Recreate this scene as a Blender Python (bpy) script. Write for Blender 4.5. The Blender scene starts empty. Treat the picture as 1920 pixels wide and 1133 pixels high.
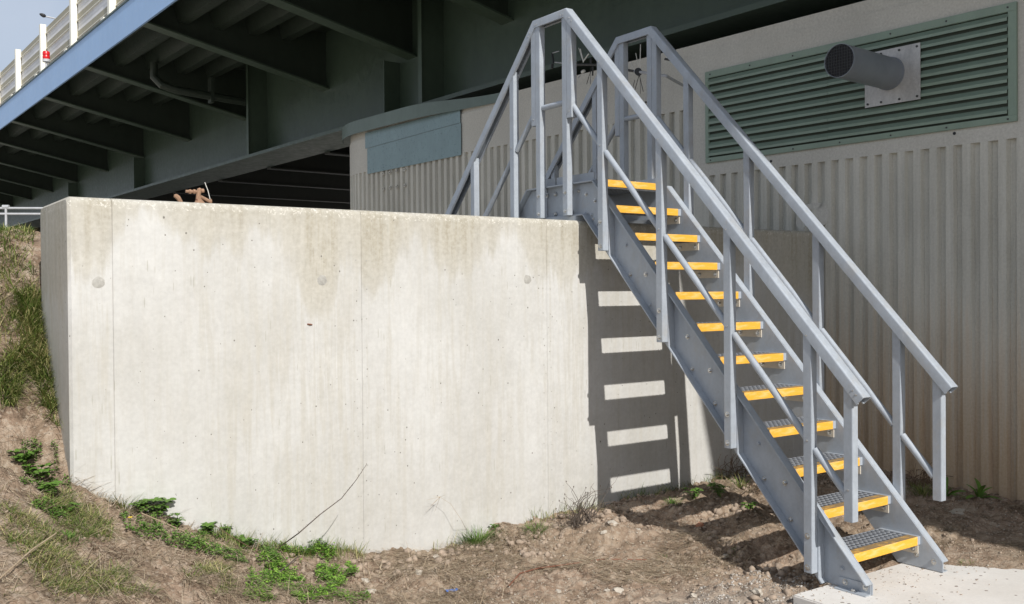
import bpy, bmesh, math, random
import numpy as np
from mathutils import Vector, Matrix, noise as mnoise

rnd = random.Random(7)
rs = np.random.RandomState(11)
scene = bpy.context.scene
COL = scene.collection

# ------------------------------------------------------------------ camera
F, YAW, PITCH, ROLL = 1803.26, 0.622176, -0.011279, -0.007755
CAM = Vector((-4.22528, -5.06624, -0.93729))
fw = Vector((math.sin(YAW)*math.cos(PITCH), math.cos(YAW)*math.cos(PITCH), math.sin(PITCH)))
r0 = Vector((math.cos(YAW), -math.sin(YAW), 0)); u0 = r0.cross(fw)
RT = r0*math.cos(ROLL) + u0*math.sin(ROLL); UP = -r0*math.sin(ROLL) + u0*math.cos(ROLL)
cd = bpy.data.cameras.new('camera'); cam = bpy.data.objects.new('camera', cd); COL.objects.link(cam)
cd.sensor_width = 36; cd.lens = F/1920*36; cd.clip_start = .05; cd.clip_end = 3000
m3 = Matrix((RT, UP, -fw)).transposed()
cam.matrix_world = Matrix.Translation(CAM) @ m3.to_4x4()
scene.camera = cam

# ------------------------------------------------------------------ light
SUN = Vector((.14, 1, -.74)).normalized()          # the way sunlight travels
world = bpy.data.worlds.new('World'); scene.world = world; world.use_nodes = True
wn = world.node_tree; wn.nodes.clear()
sky = wn.nodes.new('ShaderNodeTexSky'); sky.sky_type = 'NISHITA'; sky.sun_disc = False
sky.sun_elevation = math.radians(36.2); sky.sun_rotation = math.radians(188)
sky.air_density = 1.0; sky.dust_density = 2.2; sky.ozone_density = 1.2
tc = wn.nodes.new('ShaderNodeTexCoord'); cn = wn.nodes.new('ShaderNodeTexNoise')
cn.inputs['Scale'].default_value = 3.2; cn.inputs['Detail'].default_value = 6
cr = wn.nodes.new('ShaderNodeValToRGB'); cr.color_ramp.elements[0].position = .34; cr.color_ramp.elements[1].position = .62
cr.color_ramp.elements[0].color = (.45, .45, .45, 1); cr.color_ramp.elements[1].color = (.85, .85, .85, 1)
mx = wn.nodes.new('ShaderNodeMix'); mx.data_type = 'RGBA'; mx.inputs['B'].default_value = (6.0, 6.7, 7.9, 1)
bg = wn.nodes.new('ShaderNodeBackground'); bg.inputs['Strength'].default_value = .10
wo = wn.nodes.new('ShaderNodeOutputWorld')
wn.links.new(tc.outputs['Generated'], cn.inputs['Vector']); wn.links.new(cn.outputs['Fac'], cr.inputs['Fac'])
wn.links.new(cr.outputs['Color'], mx.inputs['Factor']); wn.links.new(sky.outputs['Color'], mx.inputs['A'])
wn.links.new(mx.outputs['Result'], bg.inputs['Color']); wn.links.new(bg.outputs['Background'], wo.inputs['Surface'])
sd = bpy.data.lights.new('sun', 'SUN'); sd.energy = 4.7; sd.angle = math.radians(.5); sd.color = (1, .965, .91)
so = bpy.data.objects.new('sun', sd); COL.objects.link(so); so.rotation_euler = SUN.to_track_quat('-Z', 'Y').to_euler()
so.location = (-5, -20, 20)
scene.view_settings.view_transform = 'Standard'; scene.view_settings.look = 'None'
scene.view_settings.exposure = 0.0; scene.view_settings.gamma = 1
scene.render.engine = 'CYCLES'
scene.cycles.max_bounces = 8; scene.cycles.diffuse_bounces = 5

# ------------------------------------------------------------------ helpers
class MB:
    """collects faces; build() links them as one mesh object"""
    def __init__(s): s.v = []; s.f = []
    def add(s, vs, fs):
        o = len(s.v); s.v += [tuple(v) for v in vs]; s.f += [tuple(i+o for i in f) for f in fs]; return s
    def box(s, x0, x1, y0, y1, z0, z1):
        return s.add([(x0,y0,z0),(x1,y0,z0),(x1,y1,z0),(x0,y1,z0),(x0,y0,z1),(x1,y0,z1),(x1,y1,z1),(x0,y1,z1)],
            [(0,3,2,1),(4,5,6,7),(0,1,5,4),(1,2,6,5),(2,3,7,6),(3,0,4,7)])
    def prism(s, poly, x0, x1):
        """polygon in the yz plane, extruded along x"""
        n = len(poly)
        vs = [(x0, a, b) for a, b in poly] + [(x1, a, b) for a, b in poly]
        return s.add(vs, [tuple(range(n)), tuple(reversed(range(n, 2*n)))] + [((i+1) % n, i, i+n, (i+1) % n+n) for i in range(n)])
    def prismz(s, poly, z0, z1):
        n = len(poly)
        vs = [(a, b, z0) for a, b in poly] + [(a, b, z1) for a, b in poly]
        return s.add(vs, [tuple(reversed(range(n))), tuple(range(n, 2*n))] + [(i, (i+1) % n, (i+1) % n+n, i+n) for i in range(n)])
    def prismy(s, poly, y0, y1):
        """polygon in the xz plane, extruded along y"""
        n = len(poly)
        vs = [(a, y0, b) for a, b in poly] + [(a, y1, b) for a, b in poly]
        return s.add(vs, [tuple(range(n)), tuple(reversed(range(n, 2*n)))] + [((i+1) % n, i, i+n, (i+1) % n+n) for i in range(n)])
    def tube(s, a, b, r, n=10, r2=None, caps=True):
        return s.path([a, b], [r, r if r2 is None else r2], n, caps)
    def path(s, pts, rad, n=8, caps=True):
        pts = [Vector(p) for p in pts]
        if not hasattr(rad, '__len__'): rad = [rad]*len(pts)
        o = len(s.v); ref = None
        for i, p in enumerate(pts):
            t = (pts[min(i+1, len(pts)-1)] - pts[max(i-1, 0)]).normalized()
            if ref is None:
                ref = t.cross(Vector((0,0,1)));
                if ref.length < .1: ref = t.cross(Vector((1,0,0)))
            ref = (ref - t*ref.dot(t)).normalized(); q = t.cross(ref)
            for k in range(n):
                a = 2*math.pi*k/n
                s.v.append(tuple(p + (ref*math.cos(a) + q*math.sin(a))*rad[i]))
        for i in range(len(pts)-1):
            for k in range(n):
                s.f.append((o+i*n+k, o+i*n+(k+1) % n, o+(i+1)*n+(k+1) % n, o+(i+1)*n+k))
        if caps:
            s.f.append(tuple(o+k for k in reversed(range(n)))); s.f.append(tuple(o+(len(pts)-1)*n+k for k in range(n)))
        return s
    def mesh(s, name, mat):
        me = bpy.data.meshes.new(name); me.from_pydata(s.v, [], s.f); me.materials.append(mat); me.validate(); return me
    def build(s, name, mat, parent=None, smooth=False, bevel=0, seg=2, loc=None, fix=True):
        me = s.mesh(name, mat)
        if fix:
            bm = bmesh.new(); bm.from_mesh(me); bmesh.ops.recalc_face_normals(bm, faces=bm.faces)
            if bevel: bmesh.ops.bevel(bm, geom=[e for e in bm.edges if e.is_manifold and e.calc_face_angle() > .5], offset=bevel, segments=seg, affect='EDGES', clamp_overlap=True)
            bm.to_mesh(me); bm.free()
        if smooth: shade(me, 30 if smooth is True else smooth)
        return link(name, me, parent, loc)
def shade(me, ang=40):
    me.polygons.foreach_set('use_smooth', [True]*len(me.polygons))
    try: me.set_sharp_from_angle(angle=math.radians(ang))
    except Exception: pass
def link(name, me, parent=None, loc=None, rot=None):
    o = bpy.data.objects.new(name, me); COL.objects.link(o)
    if parent: o.parent = parent
    if loc is not None: o.location = loc
    if rot is not None: o.rotation_euler = rot
    return o
def tag(o, label, cat, group=None):
    o['label'] = label; o['category'] = cat
    if group: o['group'] = group
    return o
def thing(name, label, cat, loc=(0,0,0), rz=0, group=None):
    o = bpy.data.objects.new(name, None); COL.objects.link(o); o.location = loc; o.rotation_euler = (0,0,rz)
    o.empty_display_size = .1
    return tag(o, label, cat, group)
def npmesh(name, V, Fq, mat, parent=None, smooth=False, tri=False):
    me = bpy.data.meshes.new(name); V = np.asarray(V, np.float32); Fq = np.asarray(Fq, np.int32)
    k = Fq.shape[1]
    me.vertices.add(len(V)); me.vertices.foreach_set('co', V.ravel())
    me.loops.add(Fq.size); me.loops.foreach_set('vertex_index', Fq.ravel())
    me.polygons.add(len(Fq)); me.polygons.foreach_set('loop_start', np.arange(0, Fq.size, k, dtype=np.int32))
    me.polygons.foreach_set('loop_total', np.full(len(Fq), k, np.int32))
    if smooth: me.polygons.foreach_set('use_smooth', np.ones(len(Fq), bool))
    me.materials.append(mat); me.update(calc_edges=True); me.validate()
    return link(name, me, parent)

# ------------------------------------------------------------------ materials
class M:
    def __init__(s, name, rough=.7, metal=0, spec=.5):
        s.m = bpy.data.materials.new(name); s.m.use_nodes = True; s.t = s.m.node_tree
        s.b = s.t.nodes['Principled BSDF']; s.b.inputs['Roughness'].default_value = rough
        s.b.inputs['Metallic'].default_value = metal; s.b.inputs['Specular IOR Level'].default_value = spec
    def n(s, ty, **kw):
        nd = s.t.nodes.new('ShaderNode'+ty)
        for k, v in kw.items():
            if k.startswith('_'): setattr(nd, k[1:], v)
            else: nd.inputs[k.replace('_', ' ')].default_value = v
        return nd
    def l(s, a, b): s.t.links.new(a, b)
    def co(s, sc=(1,1,1), kind='Object'):
        t = s.n('TexCoord'); mp = s.n('Mapping'); mp.inputs['Scale'].default_value = sc
        s.l(t.outputs[kind], mp.inputs['Vector']); return mp.outputs[0]
    def noise(s, sc, scale, det=5, rough=.6, kind='Object', dist=0):
        nd = s.n('TexNoise', Scale=scale, Detail=det, Roughness=rough, Distortion=dist); s.l(s.co(sc, kind), nd.inputs['Vector']); return nd.outputs['Fac']
    def ramp(s, f, stops):
        r = s.n('ValToRGB'); e = r.color_ramp.elements
        while len(e) < len(stops): e.new(.5)
        for i, (p, c) in enumerate(stops):
            e[i].position = p; e[i].color = (*c, 1) if len(c) == 3 else c
        s.l(f, r.inputs['Fac']); return r.outputs['Color']
    def g(s, v): return (v, v, v)
    def mix(s, f, a, b, mode='MIX'):
        x = s.n('Mix'); x.data_type = 'RGBA'; x.blend_type = mode
        for sock, val in (('Factor', f), ('A', a), ('B', b)):
            i = x.inputs[sock]
            if isinstance(val, (int, float)): i.default_value = val
            elif isinstance(val, tuple): i.default_value = (*val, 1)
            else: s.l(val, i)
        return x.outputs['Result']
    def math(s, op, a, b=0, clamp=False):
        x = s.n('Math'); x.operation = op; x.use_clamp = clamp
        for i, v in enumerate((a, b)):
            if isinstance(v, (int, float)): x.inputs[i].default_value = v
            else: s.l(v, x.inputs[i])
        return x.outputs[0]
    def xyz(s, kind='Object'):
        t = s.n('TexCoord'); p = s.n('SeparateXYZ'); s.l(t.outputs[kind], p.inputs[0]); return p.outputs
    def col(s, c):
        if isinstance(c, tuple): s.b.inputs['Base Color'].default_value = (*c, 1)
        else: s.l(c, s.b.inputs['Base Color'])
    def bump(s, h, st=.3, d=.01):
        b = s.n('Bump', Strength=st, Distance=d); s.l(h, b.inputs['Height']); s.l(b.outputs[0], s.b.inputs['Normal'])
    def rgh(s, f): s.l(f, s.b.inputs['Roughness'])

def painted(name, c, rough=.42, var=.12, scale=6, streak=False, metal=0, bmp=.06):
    m = M(name, rough, metal)
    f = m.noise((1,1,.25) if streak else (1,1,1), scale, 6)
    f2 = m.noise((1,1,1), scale*9, 3)
    a = tuple(x*(1-var) for x in c); b = tuple(min(1, x*(1+var)) for x in c)
    cc = m.ramp(f, [(.3, a), (.7, b)])
    f3 = m.noise((1,1,.5), scale*2.7, 5, .7)
    cc = m.mix(.3, cc, m.ramp(f3, [(.38, tuple(x*(1-1.6*var) for x in c)), (.6, b)]))
    m.col(m.mix(.25, cc, m.ramp(f2, [(.35, a), (.65, b)])))
    if name == 'grey_paint':          # dust and scuffs on the stair metal
        d1 = m.noise((1,1,.6), 7.5, 7, .75); d2 = m.noise((1,1,.25), 38, 5, .7)
        cur = m.b.inputs['Base Color'].links[0].from_socket
        cur = m.mix(m.ramp(d1, [(.52, m.g(0)), (.72, m.g(.45))]), cur, (.33,.30,.25))
        m.col(m.mix(m.ramp(d2, [(.64, m.g(0)), (.72, m.g(.4))]), cur, (.52,.53,.54)))
    m.rgh(m.ramp(f2, [(.3, m.g(rough-.06)), (.7, m.g(rough+.1))]))
    if bmp: m.bump(f2, bmp, .002)
    return m.m
GREY = painted('grey_paint', (.345,.38,.425), .42, .14)
BRKT = painted('bracket_bounce_lit', (.62,.56,.47), .5, .12, 12)  # brackets paler and warmer than the stair: bounced light put into the colour
GREYD = painted('grey_grating', (.22,.235,.26), .55, .12)
STEEL = painted('bright_steel', (.55,.55,.54), .28, .1, metal=.9)
DARKST = painted('dark_bolt', (.05,.05,.05), .5, .1)
GREEN = painted('louvre_green', (.235,.31,.245), .4, .10, 4, True, bmp=0)
CLAD = painted('cladding_blue_green', (.20,.29,.31), .3, .16, 3, True, bmp=0)
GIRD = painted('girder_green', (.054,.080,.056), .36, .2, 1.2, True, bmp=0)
FASC = painted('fascia_sky_tint', (.27,.42,.66), .4, .06, 1.5, True, bmp=0)  # edge beam paint with the blue of reflected sky put into its colour
GALV = painted('galvanised', (.42,.43,.45), .45, .14, 5)
PLATE = painted('galvanised_plate', (.50,.49,.475), .38, .25, 7, True, metal=.2)
WHITEP = painted('parapet_cream', (.72,.70,.62), .5, .06)
PIPEM = painted('duct_grey', (.21,.235,.27), .42, .12, 5)
BLACK = painted('black_plastic', (.015,.015,.017), .5, .1)
RED = painted('beacon_red', (.55,.01,.015), .25, .1)
WHITE = painted('white_plastic', (.65,.64,.60), .4, .05)
UNDER = painted('girder_green_shaded', (.030,.042,.031), .45, .25, 2, bmp=0)  # girder paint darkened, the shade below the deck put into the colour
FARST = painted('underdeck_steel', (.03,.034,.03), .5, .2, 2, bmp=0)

def mk_yellow():
    m = M('nosing_yellow', .75)
    f = m.noise((1,1,1), 9, 6, .7); gr = m.noise((1,1,1), 260, 2)
    geo = m.n('NewGeometry'); sp = m.n('SeparateXYZ'); m.l(geo.outputs['Normal'], sp.inputs[0])
    base = m.ramp(gr, [(.3, (.66,.33,.025)), (.7, (.86,.46,.05))])
    fa = m.noise((1,6,6), 5, 5, .7)
    base = m.mix(m.ramp(fa, [(.48, m.g(0)), (.66, m.g(.7))]), base, (.80,.62,.32))
    wear = m.math('MULTIPLY', m.math('MAXIMUM', sp.outputs[2], 0), m.ramp(f, [(.36, m.g(0)), (.48, m.g(.9))]))
    m.col(m.mix(wear, base, (.20,.15,.09))); m.bump(gr, .5, .002)
    return m.m
YELLOW = mk_yellow()

def mk_wall():
    m = M('cast_concrete', .82)
    x, y, z = m.xyz()
    big = m.noise((.9,.9,.7), 1.5, 5, .6)
    st = m.noise((9,9,.55), 1.6, 7, .65)
    st2 = m.noise((22,22,1.3), 1.2, 7, .7, dist=.4)
    fine = m.noise((1,1,1), 42, 6, .7)
    c = m.ramp(big, [(.25, (.41,.402,.375)), (.5, (.49,.486,.468)), (.75, (.56,.562,.55))])
    # run-down staining from the top edge and warm algae tint
    broad = m.noise((1.4,1.4,.3), 1.7, 4, .5)
    depth = m.math('MULTIPLY', m.math('ADD', z, .465), -1.0)                 # metres below the top edge
    reach = m.math('ADD', m.math('MULTIPLY', m.math('SUBTRACT', broad, .27), 1.5), m.math('MULTIPLY', m.math('SUBTRACT', st, .5), .5))
    sm = m.ramp(m.math('SUBTRACT', reach, depth), [(0, m.g(0)), (.08, m.g(.5)), (.34, m.g(.92))])
    rim = m.ramp(m.math('SUBTRACT', m.math('MULTIPLY', st, .16), depth), [(0, m.g(0)), (.05, m.g(.6))])
    sm = m.math('MAXIMUM', sm, rim)
    c = m.mix(sm, c, m.ramp(m.math('ADD', m.math('MULTIPLY', st2, .55), m.math('MULTIPLY', fine, .45)), [(.32, (.27,.235,.165)), (.55, (.38,.35,.275)), (.72, (.47,.45,.39))]))
    mid = m.math('MULTIPLY', m.ramp(st2, [(.46, m.g(0)), (.6, m.g(1))]), m.ramp(broad, [(.3, m.g(.12)), (.6, m.g(.7))]))
    c = m.mix(mid, c, (.42,.40,.35))
    # soil splash at the foot
    geo = m.n('TexCoord')
    foot = m.math('SUBTRACT', m.math('MULTIPLY', m.math('ADD', z, 2.62), -2.6), m.math('MULTIPLY', fine, -1.0))
    c = m.mix(m.ramp(foot, [(.0, m.g(0)), (.55, m.g(.55))]), c, (.42,.36,.27))
    # bug holes
    v = m.n('TexVoronoi', Scale=21.0); v.feature = 'F1'; m.l(m.co((1,1,.8)), v.inputs['Vector'])
    vr = m.math('ADD', v.outputs['Distance'], m.math('MULTIPLY', m.noise((1,1,1), 5, 2), .28))
    hole = m.ramp(vr, [(.18, m.g(1)), (.20, m.g(0))])
    sc = m.n('TexVoronoi', Scale=24.0); m.l(m.co((1.6,1.6,.16)), sc.inputs['Vector'])
    scr = m.ramp(m.math('ADD', sc.outputs['Distance'], m.math('MULTIPLY', m.noise((1,1,1), 3, 2), .4)), [(.25, m.g(.7)), (.28, m.g(0))])
    c = m.mix(scr, c, (.34,.33,.28))
    c = m.mix(hole, c, (.12,.11,.09))
    mott = m.noise((1,1,1), 11, 6, .7)
    c = m.mix(.2, c, m.mix(1.0, c, m.ramp(mott, [(.3, m.g(.62)), (.7, m.g(1.3))]), 'MULTIPLY'))
    edge = m.math('SUBTRACT', 1.0, m.math('MULTIPLY', m.math('ADD', z, .525), -20.0), True)
    pit = m.ramp(m.math('ADD', m.noise((1,1,1), 60, 4, .75), m.math('MULTIPLY', m.math('SUBTRACT', edge, 1), .2)), [(.55, m.g(0)), (.62, m.g(.8))])
    pit = m.math('MULTIPLY', pit, m.math('GREATER_THAN', z, -.515))
    c = m.mix(pit, c, (.66,.64,.58))
    c = m.mix(.16, c, m.ramp(fine, [(.3, (.35,.34,.31)), (.7, (.72,.71,.68))]))
    m.col(c)
    h = m.math('SUBTRACT', m.math('MULTIPLY', fine, .35), hole)
    m.bump(h, .35, .004)
    return m.m
WALLM = mk_wall()

def mk_plain(name, a, b, rough=.85, dirt=None, streak=True):
    m = M(name, rough)
    x, y, z = m.xyz()
    big = m.noise((1,1,.6), 1.3, 6, .65); st = m.noise((22,22,.7), 1.3, 6, .65); fine = m.noise((1,1,1), 55, 5, .7)
    c = m.ramp(m.math('ADD', m.math('MULTIPLY', big, .55), m.math('MULTIPLY', st if streak else fine, .45)), [(.32, a), (.66, b)])
    if dirt:
        d = m.math('ADD', m.math('MULTIPLY', m.math('ADD', z, 2.5), -.48), m.math('ADD', m.math('MULTIPLY', st, 1.2), .12))
        c = m.mix(m.ramp(d, [(.0, m.g(0)), (.6, m.g(.95))]), c, dirt)
    c = m.mix(.15, c, m.ramp(fine, [(.3, tuple(v*.6 for v in a)), (.7, tuple(min(1, v*1.25) for v in b))]))
    m.col(c); m.bump(fine, .25, .004)
    return m.m
FLUTE = mk_plain('fluted_concrete', (.40,.39,.345), (.68,.665,.60), dirt=(.46,.32,.19))
SMOOTHC = mk_plain('smooth_concrete', (.46,.445,.40), (.62,.605,.555), streak=False)
def mk_pad():
    m = M('pad_concrete', .85)
    fine = m.noise((1,1,1), 60, 6, .7); big = m.noise((1,1,1), 3, 5)
    c = m.ramp(big, [(.3, (.62,.585,.54)), (.7, (.74,.715,.68))])
    v = m.n('TexVoronoi', Scale=13.0); m.l(m.co((1,1.5,1)), v.inputs['Vector'])
    sp = m.ramp(m.math('ADD', v.outputs['Distance'], m.math('MULTIPLY', m.noise((1,1,1), 24, 4, .7), .55)), [(.385, m.g(.9)), (.41, m.g(0))])
    c = m.mix(sp, c, (.16,.11,.08)); c = m.mix(.12, c, m.ramp(fine, [(.3, (.3,.3,.3)), (.7, (.8,.8,.8))]))
    m.col(c); m.bump(fine, .3, .004); return m.m
PADM = mk_pad()
def mk_soil():
    m = M('soil', .95, spec=.15)
    a = m.noise((1,1,1), 1.1, 6, .65); b = m.noise((1,1,1), 9, 7, .7); c_ = m.noise((1,1,1), 60, 5, .75)
    x, y, z = m.xyz()
    c = m.ramp(b, [(.30, (.095,.066,.045)), (.5, (.285,.205,.148)), (.7, (.48,.39,.305))])
    c = m.mix(m.ramp(a, [(.4, m.g(0)), (.68, m.g(.55))]), c, m.ramp(c_, [(.3, (.17,.13,.085)), (.7, (.33,.28,.20))]))
    # crushed grey stone near the slab
    gx = m.math('MULTIPLY', m.math('SUBTRACT', x, -.75), 1.1); gy = m.math('SUBTRACT', y, -2.3)
    dd = m.math('SQRT', m.math('ADD', m.math('MULTIPLY', gx, gx), m.math('MULTIPLY', gy, gy)))
    gm = m.ramp(m.math('ADD', m.math('MULTIPLY', dd, .8), m.math('MULTIPLY', b, .6)), [(.55, m.g(.8)), (1.0, m.g(0))])
    c = m.mix(gm, c, m.ramp(c_, [(.3, (.17,.155,.14)), (.7, (.40,.38,.35))]))
    v = m.n('TexVoronoi', Scale=70.0); m.l(m.co(), v.inputs['Vector'])
    sv = m.n('SeparateColor'); m.l(v.outputs['Color'], sv.inputs[0])
    c = m.mix(m.ramp(sv.outputs[0], [(.78, m.g(0)), (.85, m.g(.5))]), c, (.40,.34,.27))
    m.col(c); m.bump(m.math('ADD', c_, m.math('MULTIPLY', v.outputs['Distance'], -.5)), .8, .012); return m.m
SOIL = mk_soil()
def mk_leaf(name, stops, scale=3, rough=.6, trans=True):
    m = M(name, rough, spec=.12)
    f = m.noise((1,1,1), scale, 4, kind='Object'); f2 = m.noise((1,1,1), 40, 3)
    g = m.n('NewGeometry')
    t = m.math('ADD', m.math('MULTIPLY', f, .5), m.math('MULTIPLY', g.outputs['Random Per Island'], .5))
    m.col(m.ramp(t, stops)); return m.m
GRASS = mk_leaf('grass_blades', [(.2, (.055,.095,.02)), (.42, (.11,.17,.035)), (.56, (.21,.25,.07)), (.75, (.46,.39,.20))])
GRASSG = mk_leaf('fresh_grass', [(.2, (.045,.095,.02)), (.5, (.09,.18,.03)), (.8, (.19,.27,.07))])
STRAW = mk_leaf('dry_straw', [(.2, (.22,.165,.11)), (.5, (.37,.29,.20)), (.8, (.58,.49,.36))])
LEAF = mk_leaf('weed_leaf', [(.25, (.055,.115,.022)), (.5, (.10,.19,.035)), (.8, (.19,.30,.065))], 8, .45)
FERN = mk_leaf('bright_herb', [(.25, (.06,.14,.02)), (.5, (.12,.24,.03)), (.8, (.23,.37,.065))], 8, .5)
STEM = painted('stem_brown', (.13,.085,.05), .8, .3, 20)
TWIG = painted('dry_twig', (.10,.08,.065), .85, .3, 20)
STONE = mk_leaf('pale_stone', [(.2, (.20,.165,.125)), (.5, (.34,.29,.23)), (.8, (.48,.44,.38))], 5, .9)
RUST = painted('rust', (.20,.085,.05), .85, .35, 20)
RUSTV = painted('dusty_rust', (.27,.165,.105), .85, .3, 25)
PETAL = painted('petal_yellow', (.85,.60,.02), .5, .1)
BLUEL = painted('blue_plastic', (.05,.14,.42), .3, .1)
BRICKM = painted('brick_chip', (.42,.20,.12), .9, .15, 20)
DARKSOIL = painted('clod_soil', (.33,.26,.20), .95, .4, 18)

# ------------------------------------------------------------------ terrain
YW = -.09                        # front face of the flood wall
PADZ = -2.455
def vnoise(x, y, seed):
    xi = np.floor(x).astype(int); yi = np.floor(y).astype(int); fx = x-xi; fy = y-yi
    fx = fx*fx*(3-2*fx); fy = fy*fy*(3-2*fy)
    def hsh(a, b):
        n = (a*374761393 + b*668265263 + seed*1442695041) & 0xffffffff
        n = ((n ^ (n >> 13))*1274126177) & 0xffffffff
        return ((n ^ (n >> 16)) & 0xffff)/65535.
    return (hsh(xi,yi)*(1-fx)+hsh(xi+1,yi)*fx)*(1-fy)+(hsh(xi,yi+1)*(1-fx)+hsh(xi+1,yi+1)*fx)*fy-.5
def smoothp(v, k): return k*np.log1p(np.exp(np.clip(v/k, -30, 30)))
BUMPS = []                       # x, y, radius, height
def base_h(x, y):
    yy = y-YW
    bank = .5*(-x-2.0) + np.where(yy < 0, .35*yy, np.where(x < -3.0, 1.12*yy, .2*yy))
    bank = smoothp(bank, .13)
    cap = 1.90 + .03*np.minimum(yy, 8)
    bank = cap - smoothp(cap-bank, .12)
    z = -2.505 + bank
    z = z + .06*np.exp(-((x-2.2)**2/2.5 + (yy+.3)**2/1.0))
    z = z + .05*np.exp(-((x-1.1)**2/.45 + (yy+.35)**2/.12))
    t = ((x-.80)*.8 + (y+2.28)*.6)                       # soil lapping over the slab's far side
    z = z + .075/(1+np.exp(-t/.05))*np.exp(-np.clip(x-.8, 0, 9)*.15)*(1/(1+np.exp((x-6)/.5)))
    # lower next to the slab
    return z
def height(x, y):
    x = np.asarray(x, float); y = np.asarray(y, float)
    z = base_h(x, y)
    for bx, by, r, h in BUMPS: z = z + h*np.exp(-((x-bx)**2+(y-by)**2)/(r*r))
    inpad = 1/(1+np.exp(-np.minimum(x+.40, -(y+1.97))/.02))
    lumps = .030*vnoise(x*3.1, y*3.1, 1) + .028*vnoise(x*8+3, y*8, 2) + .055*np.abs(vnoise(x*15, y*15, 3)) + .026*vnoise(x*34, y*34, 4) + .007*vnoise(x*90, y*90, 5)
    amp = 1 - .75*inpad
    return z + lumps*amp
def hz(x, y): return float(height(x, y))
def ray(px, py):
    return (fw*F + RT*(px-960) + UP*(566.5-py)).normalized()
def G(px, py, lift=0):
    """where the photographed ground point lies on the terrain"""
    d = ray(px, py); t = 1.0
    while t < 60:
        p = CAM + d*t
        if p.z < float(base_h(p.x, p.y)): break
        t += .02
    return Vector((p.x, p.y, hz(p.x, p.y)+lift))
for px, py, r, h in [(640,1042,.10,.085), (690,1040,.07,.07), (740,1042,.09,.045), (935,1010,.11,.05), (1290,975,.13,.05), (1380,965,.12,.05),
                     (1155,1000,.09,.04), (150,930,.12,.03), (800,1090,.12,.03), (1430,1000,.12,.03), (600,1050,.06,.04)]:
    p = G(px, py); BUMPS.append((p.x, p.y, r, h))
def grid(name, x0, x1, y0, y1, step, mat, skip=None):
    xs = np.arange(x0, x1+step*.5, step); ys = np.arange(y0, y1+step*.5, step)
    X, Y = np.meshgrid(xs, ys); Z = height(X, Y)
    V = np.stack([X, Y, Z], -1).reshape(-1, 3); nx = len(xs); ny = len(ys)
    i = (np.arange(ny-1)[:, None]*nx + np.arange(nx-1)[None]).reshape(-1)
    Fq = np.stack([i, i+1, i+nx+1, i+nx], -1)
    if skip is not None:
        c = V[Fq].mean(1); Fq = Fq[~skip(c[:, 0], c[:, 1])]
    o = npmesh(name, V, Fq, mat, smooth=True); o['kind'] = 'structure'; return o
grid('ground', -4.4, 3.0, -3.3, 1.5, .0115, SOIL, lambda x, y: (y > .55) & (x > -3.0))
bgm = MB()
# wide land around the worksite
def ring(xs, ys):
    X, Y = np.meshgrid(xs, ys); Z = base_h(X, Y)-.03
    Z = np.where((X > -4.42) & (X < 3.02) & (Y > -3.32) & (Y < 1.52), Z-.25, Z)
    V = np.stack([X, Y, Z], -1).reshape(-1, 3); nx = len(xs); ny = len(ys)
    i = (np.arange(ny-1)[:, None]*nx + np.arange(nx-1)[None]).reshape(-1)
    return V, np.stack([i, i+1, i+nx+1, i+nx], -1)
xs = np.concatenate([[-900,-300,-120,-50,-25,-15], np.arange(-10, 10, .2), [12,16,25,50,120,300,900]])
ys = np.concatenate([[-900,-300,-120,-50,-25,-15], np.arange(-10, 10, .2), [12,16,25,50,120,300,900]])
LAND = mk_plain('bounce_land', (.34,.30,.25), (.50,.46,.40), .95, streak=False)  # unseen land given a made-up pale gravel to bounce sunlight onto the building
V, Fq = ring(xs, ys); o = npmesh('surrounding_land', V, Fq, LAND, smooth=True); o['kind'] = 'structure'

# concrete slab at the stair foot
pb = MB(); pb.prismz([(-.345,-4.2), (1.7,-4.2), (1.7,-2.015), (-.33,-2.005)], PADZ-.14, PADZ)
pad = pb.build('concrete_slab', PADM, bevel=.006); pad['kind'] = 'structure'

# ------------------------------------------------------------------ bridge
BH = -.033507
br = thing('road_bridge', 'steel road bridge overhead with dark green girder and sky-tinted edge beam', 'bridge', (CAM.x, CAM.y, 0), -BH)
S0, S1 = -32, 62                 # along the bridge, from the camera's side
YS = lambda y, L: y - CAM.y - .0335*L
FL, WB, FE = 4.328, 7.30, 6.90
FZ0, FZ1 = 2.996, 3.50
MB().box(FL, FL+.03, S0, S1, FZ0, FZ1).build('edge_beam', FASC, br)
MB().box(FL-.02, FL+.12, S0, S1, FZ1, FZ1+.025).build('edge_capping', GIRD, br)
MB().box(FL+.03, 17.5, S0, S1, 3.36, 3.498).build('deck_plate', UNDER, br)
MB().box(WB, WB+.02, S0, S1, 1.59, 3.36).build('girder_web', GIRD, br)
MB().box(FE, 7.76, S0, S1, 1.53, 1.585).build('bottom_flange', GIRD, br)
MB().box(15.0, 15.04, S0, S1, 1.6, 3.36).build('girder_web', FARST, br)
ys_b = [1.9, 4.7, 6.95, 9.65, 13.0, 16.2, 19.5, 22.7, 25.95, 29.2, 32.4, 35.7, 39, 42.2, 45.5, 48.7] + [-1.3, -4.5, -7.8, -11, -14.3, -17.5, -20.8, -24]
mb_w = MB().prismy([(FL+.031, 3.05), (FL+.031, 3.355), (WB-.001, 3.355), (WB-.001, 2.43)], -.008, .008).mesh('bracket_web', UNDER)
mb_f = MB().prismy([(FL+.031, 3.02), (FL+.031, 3.045), (WB-.001, 2.425), (WB-.001, 2.40)], -.12, .12).mesh('bracket_flange', GIRD)
for y in ys_b:
    s = YS(y, 7)
    w = link('bracket', mb_w, br, (0, s, 0)); link('bracket_flange', mb_f, w)
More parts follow.
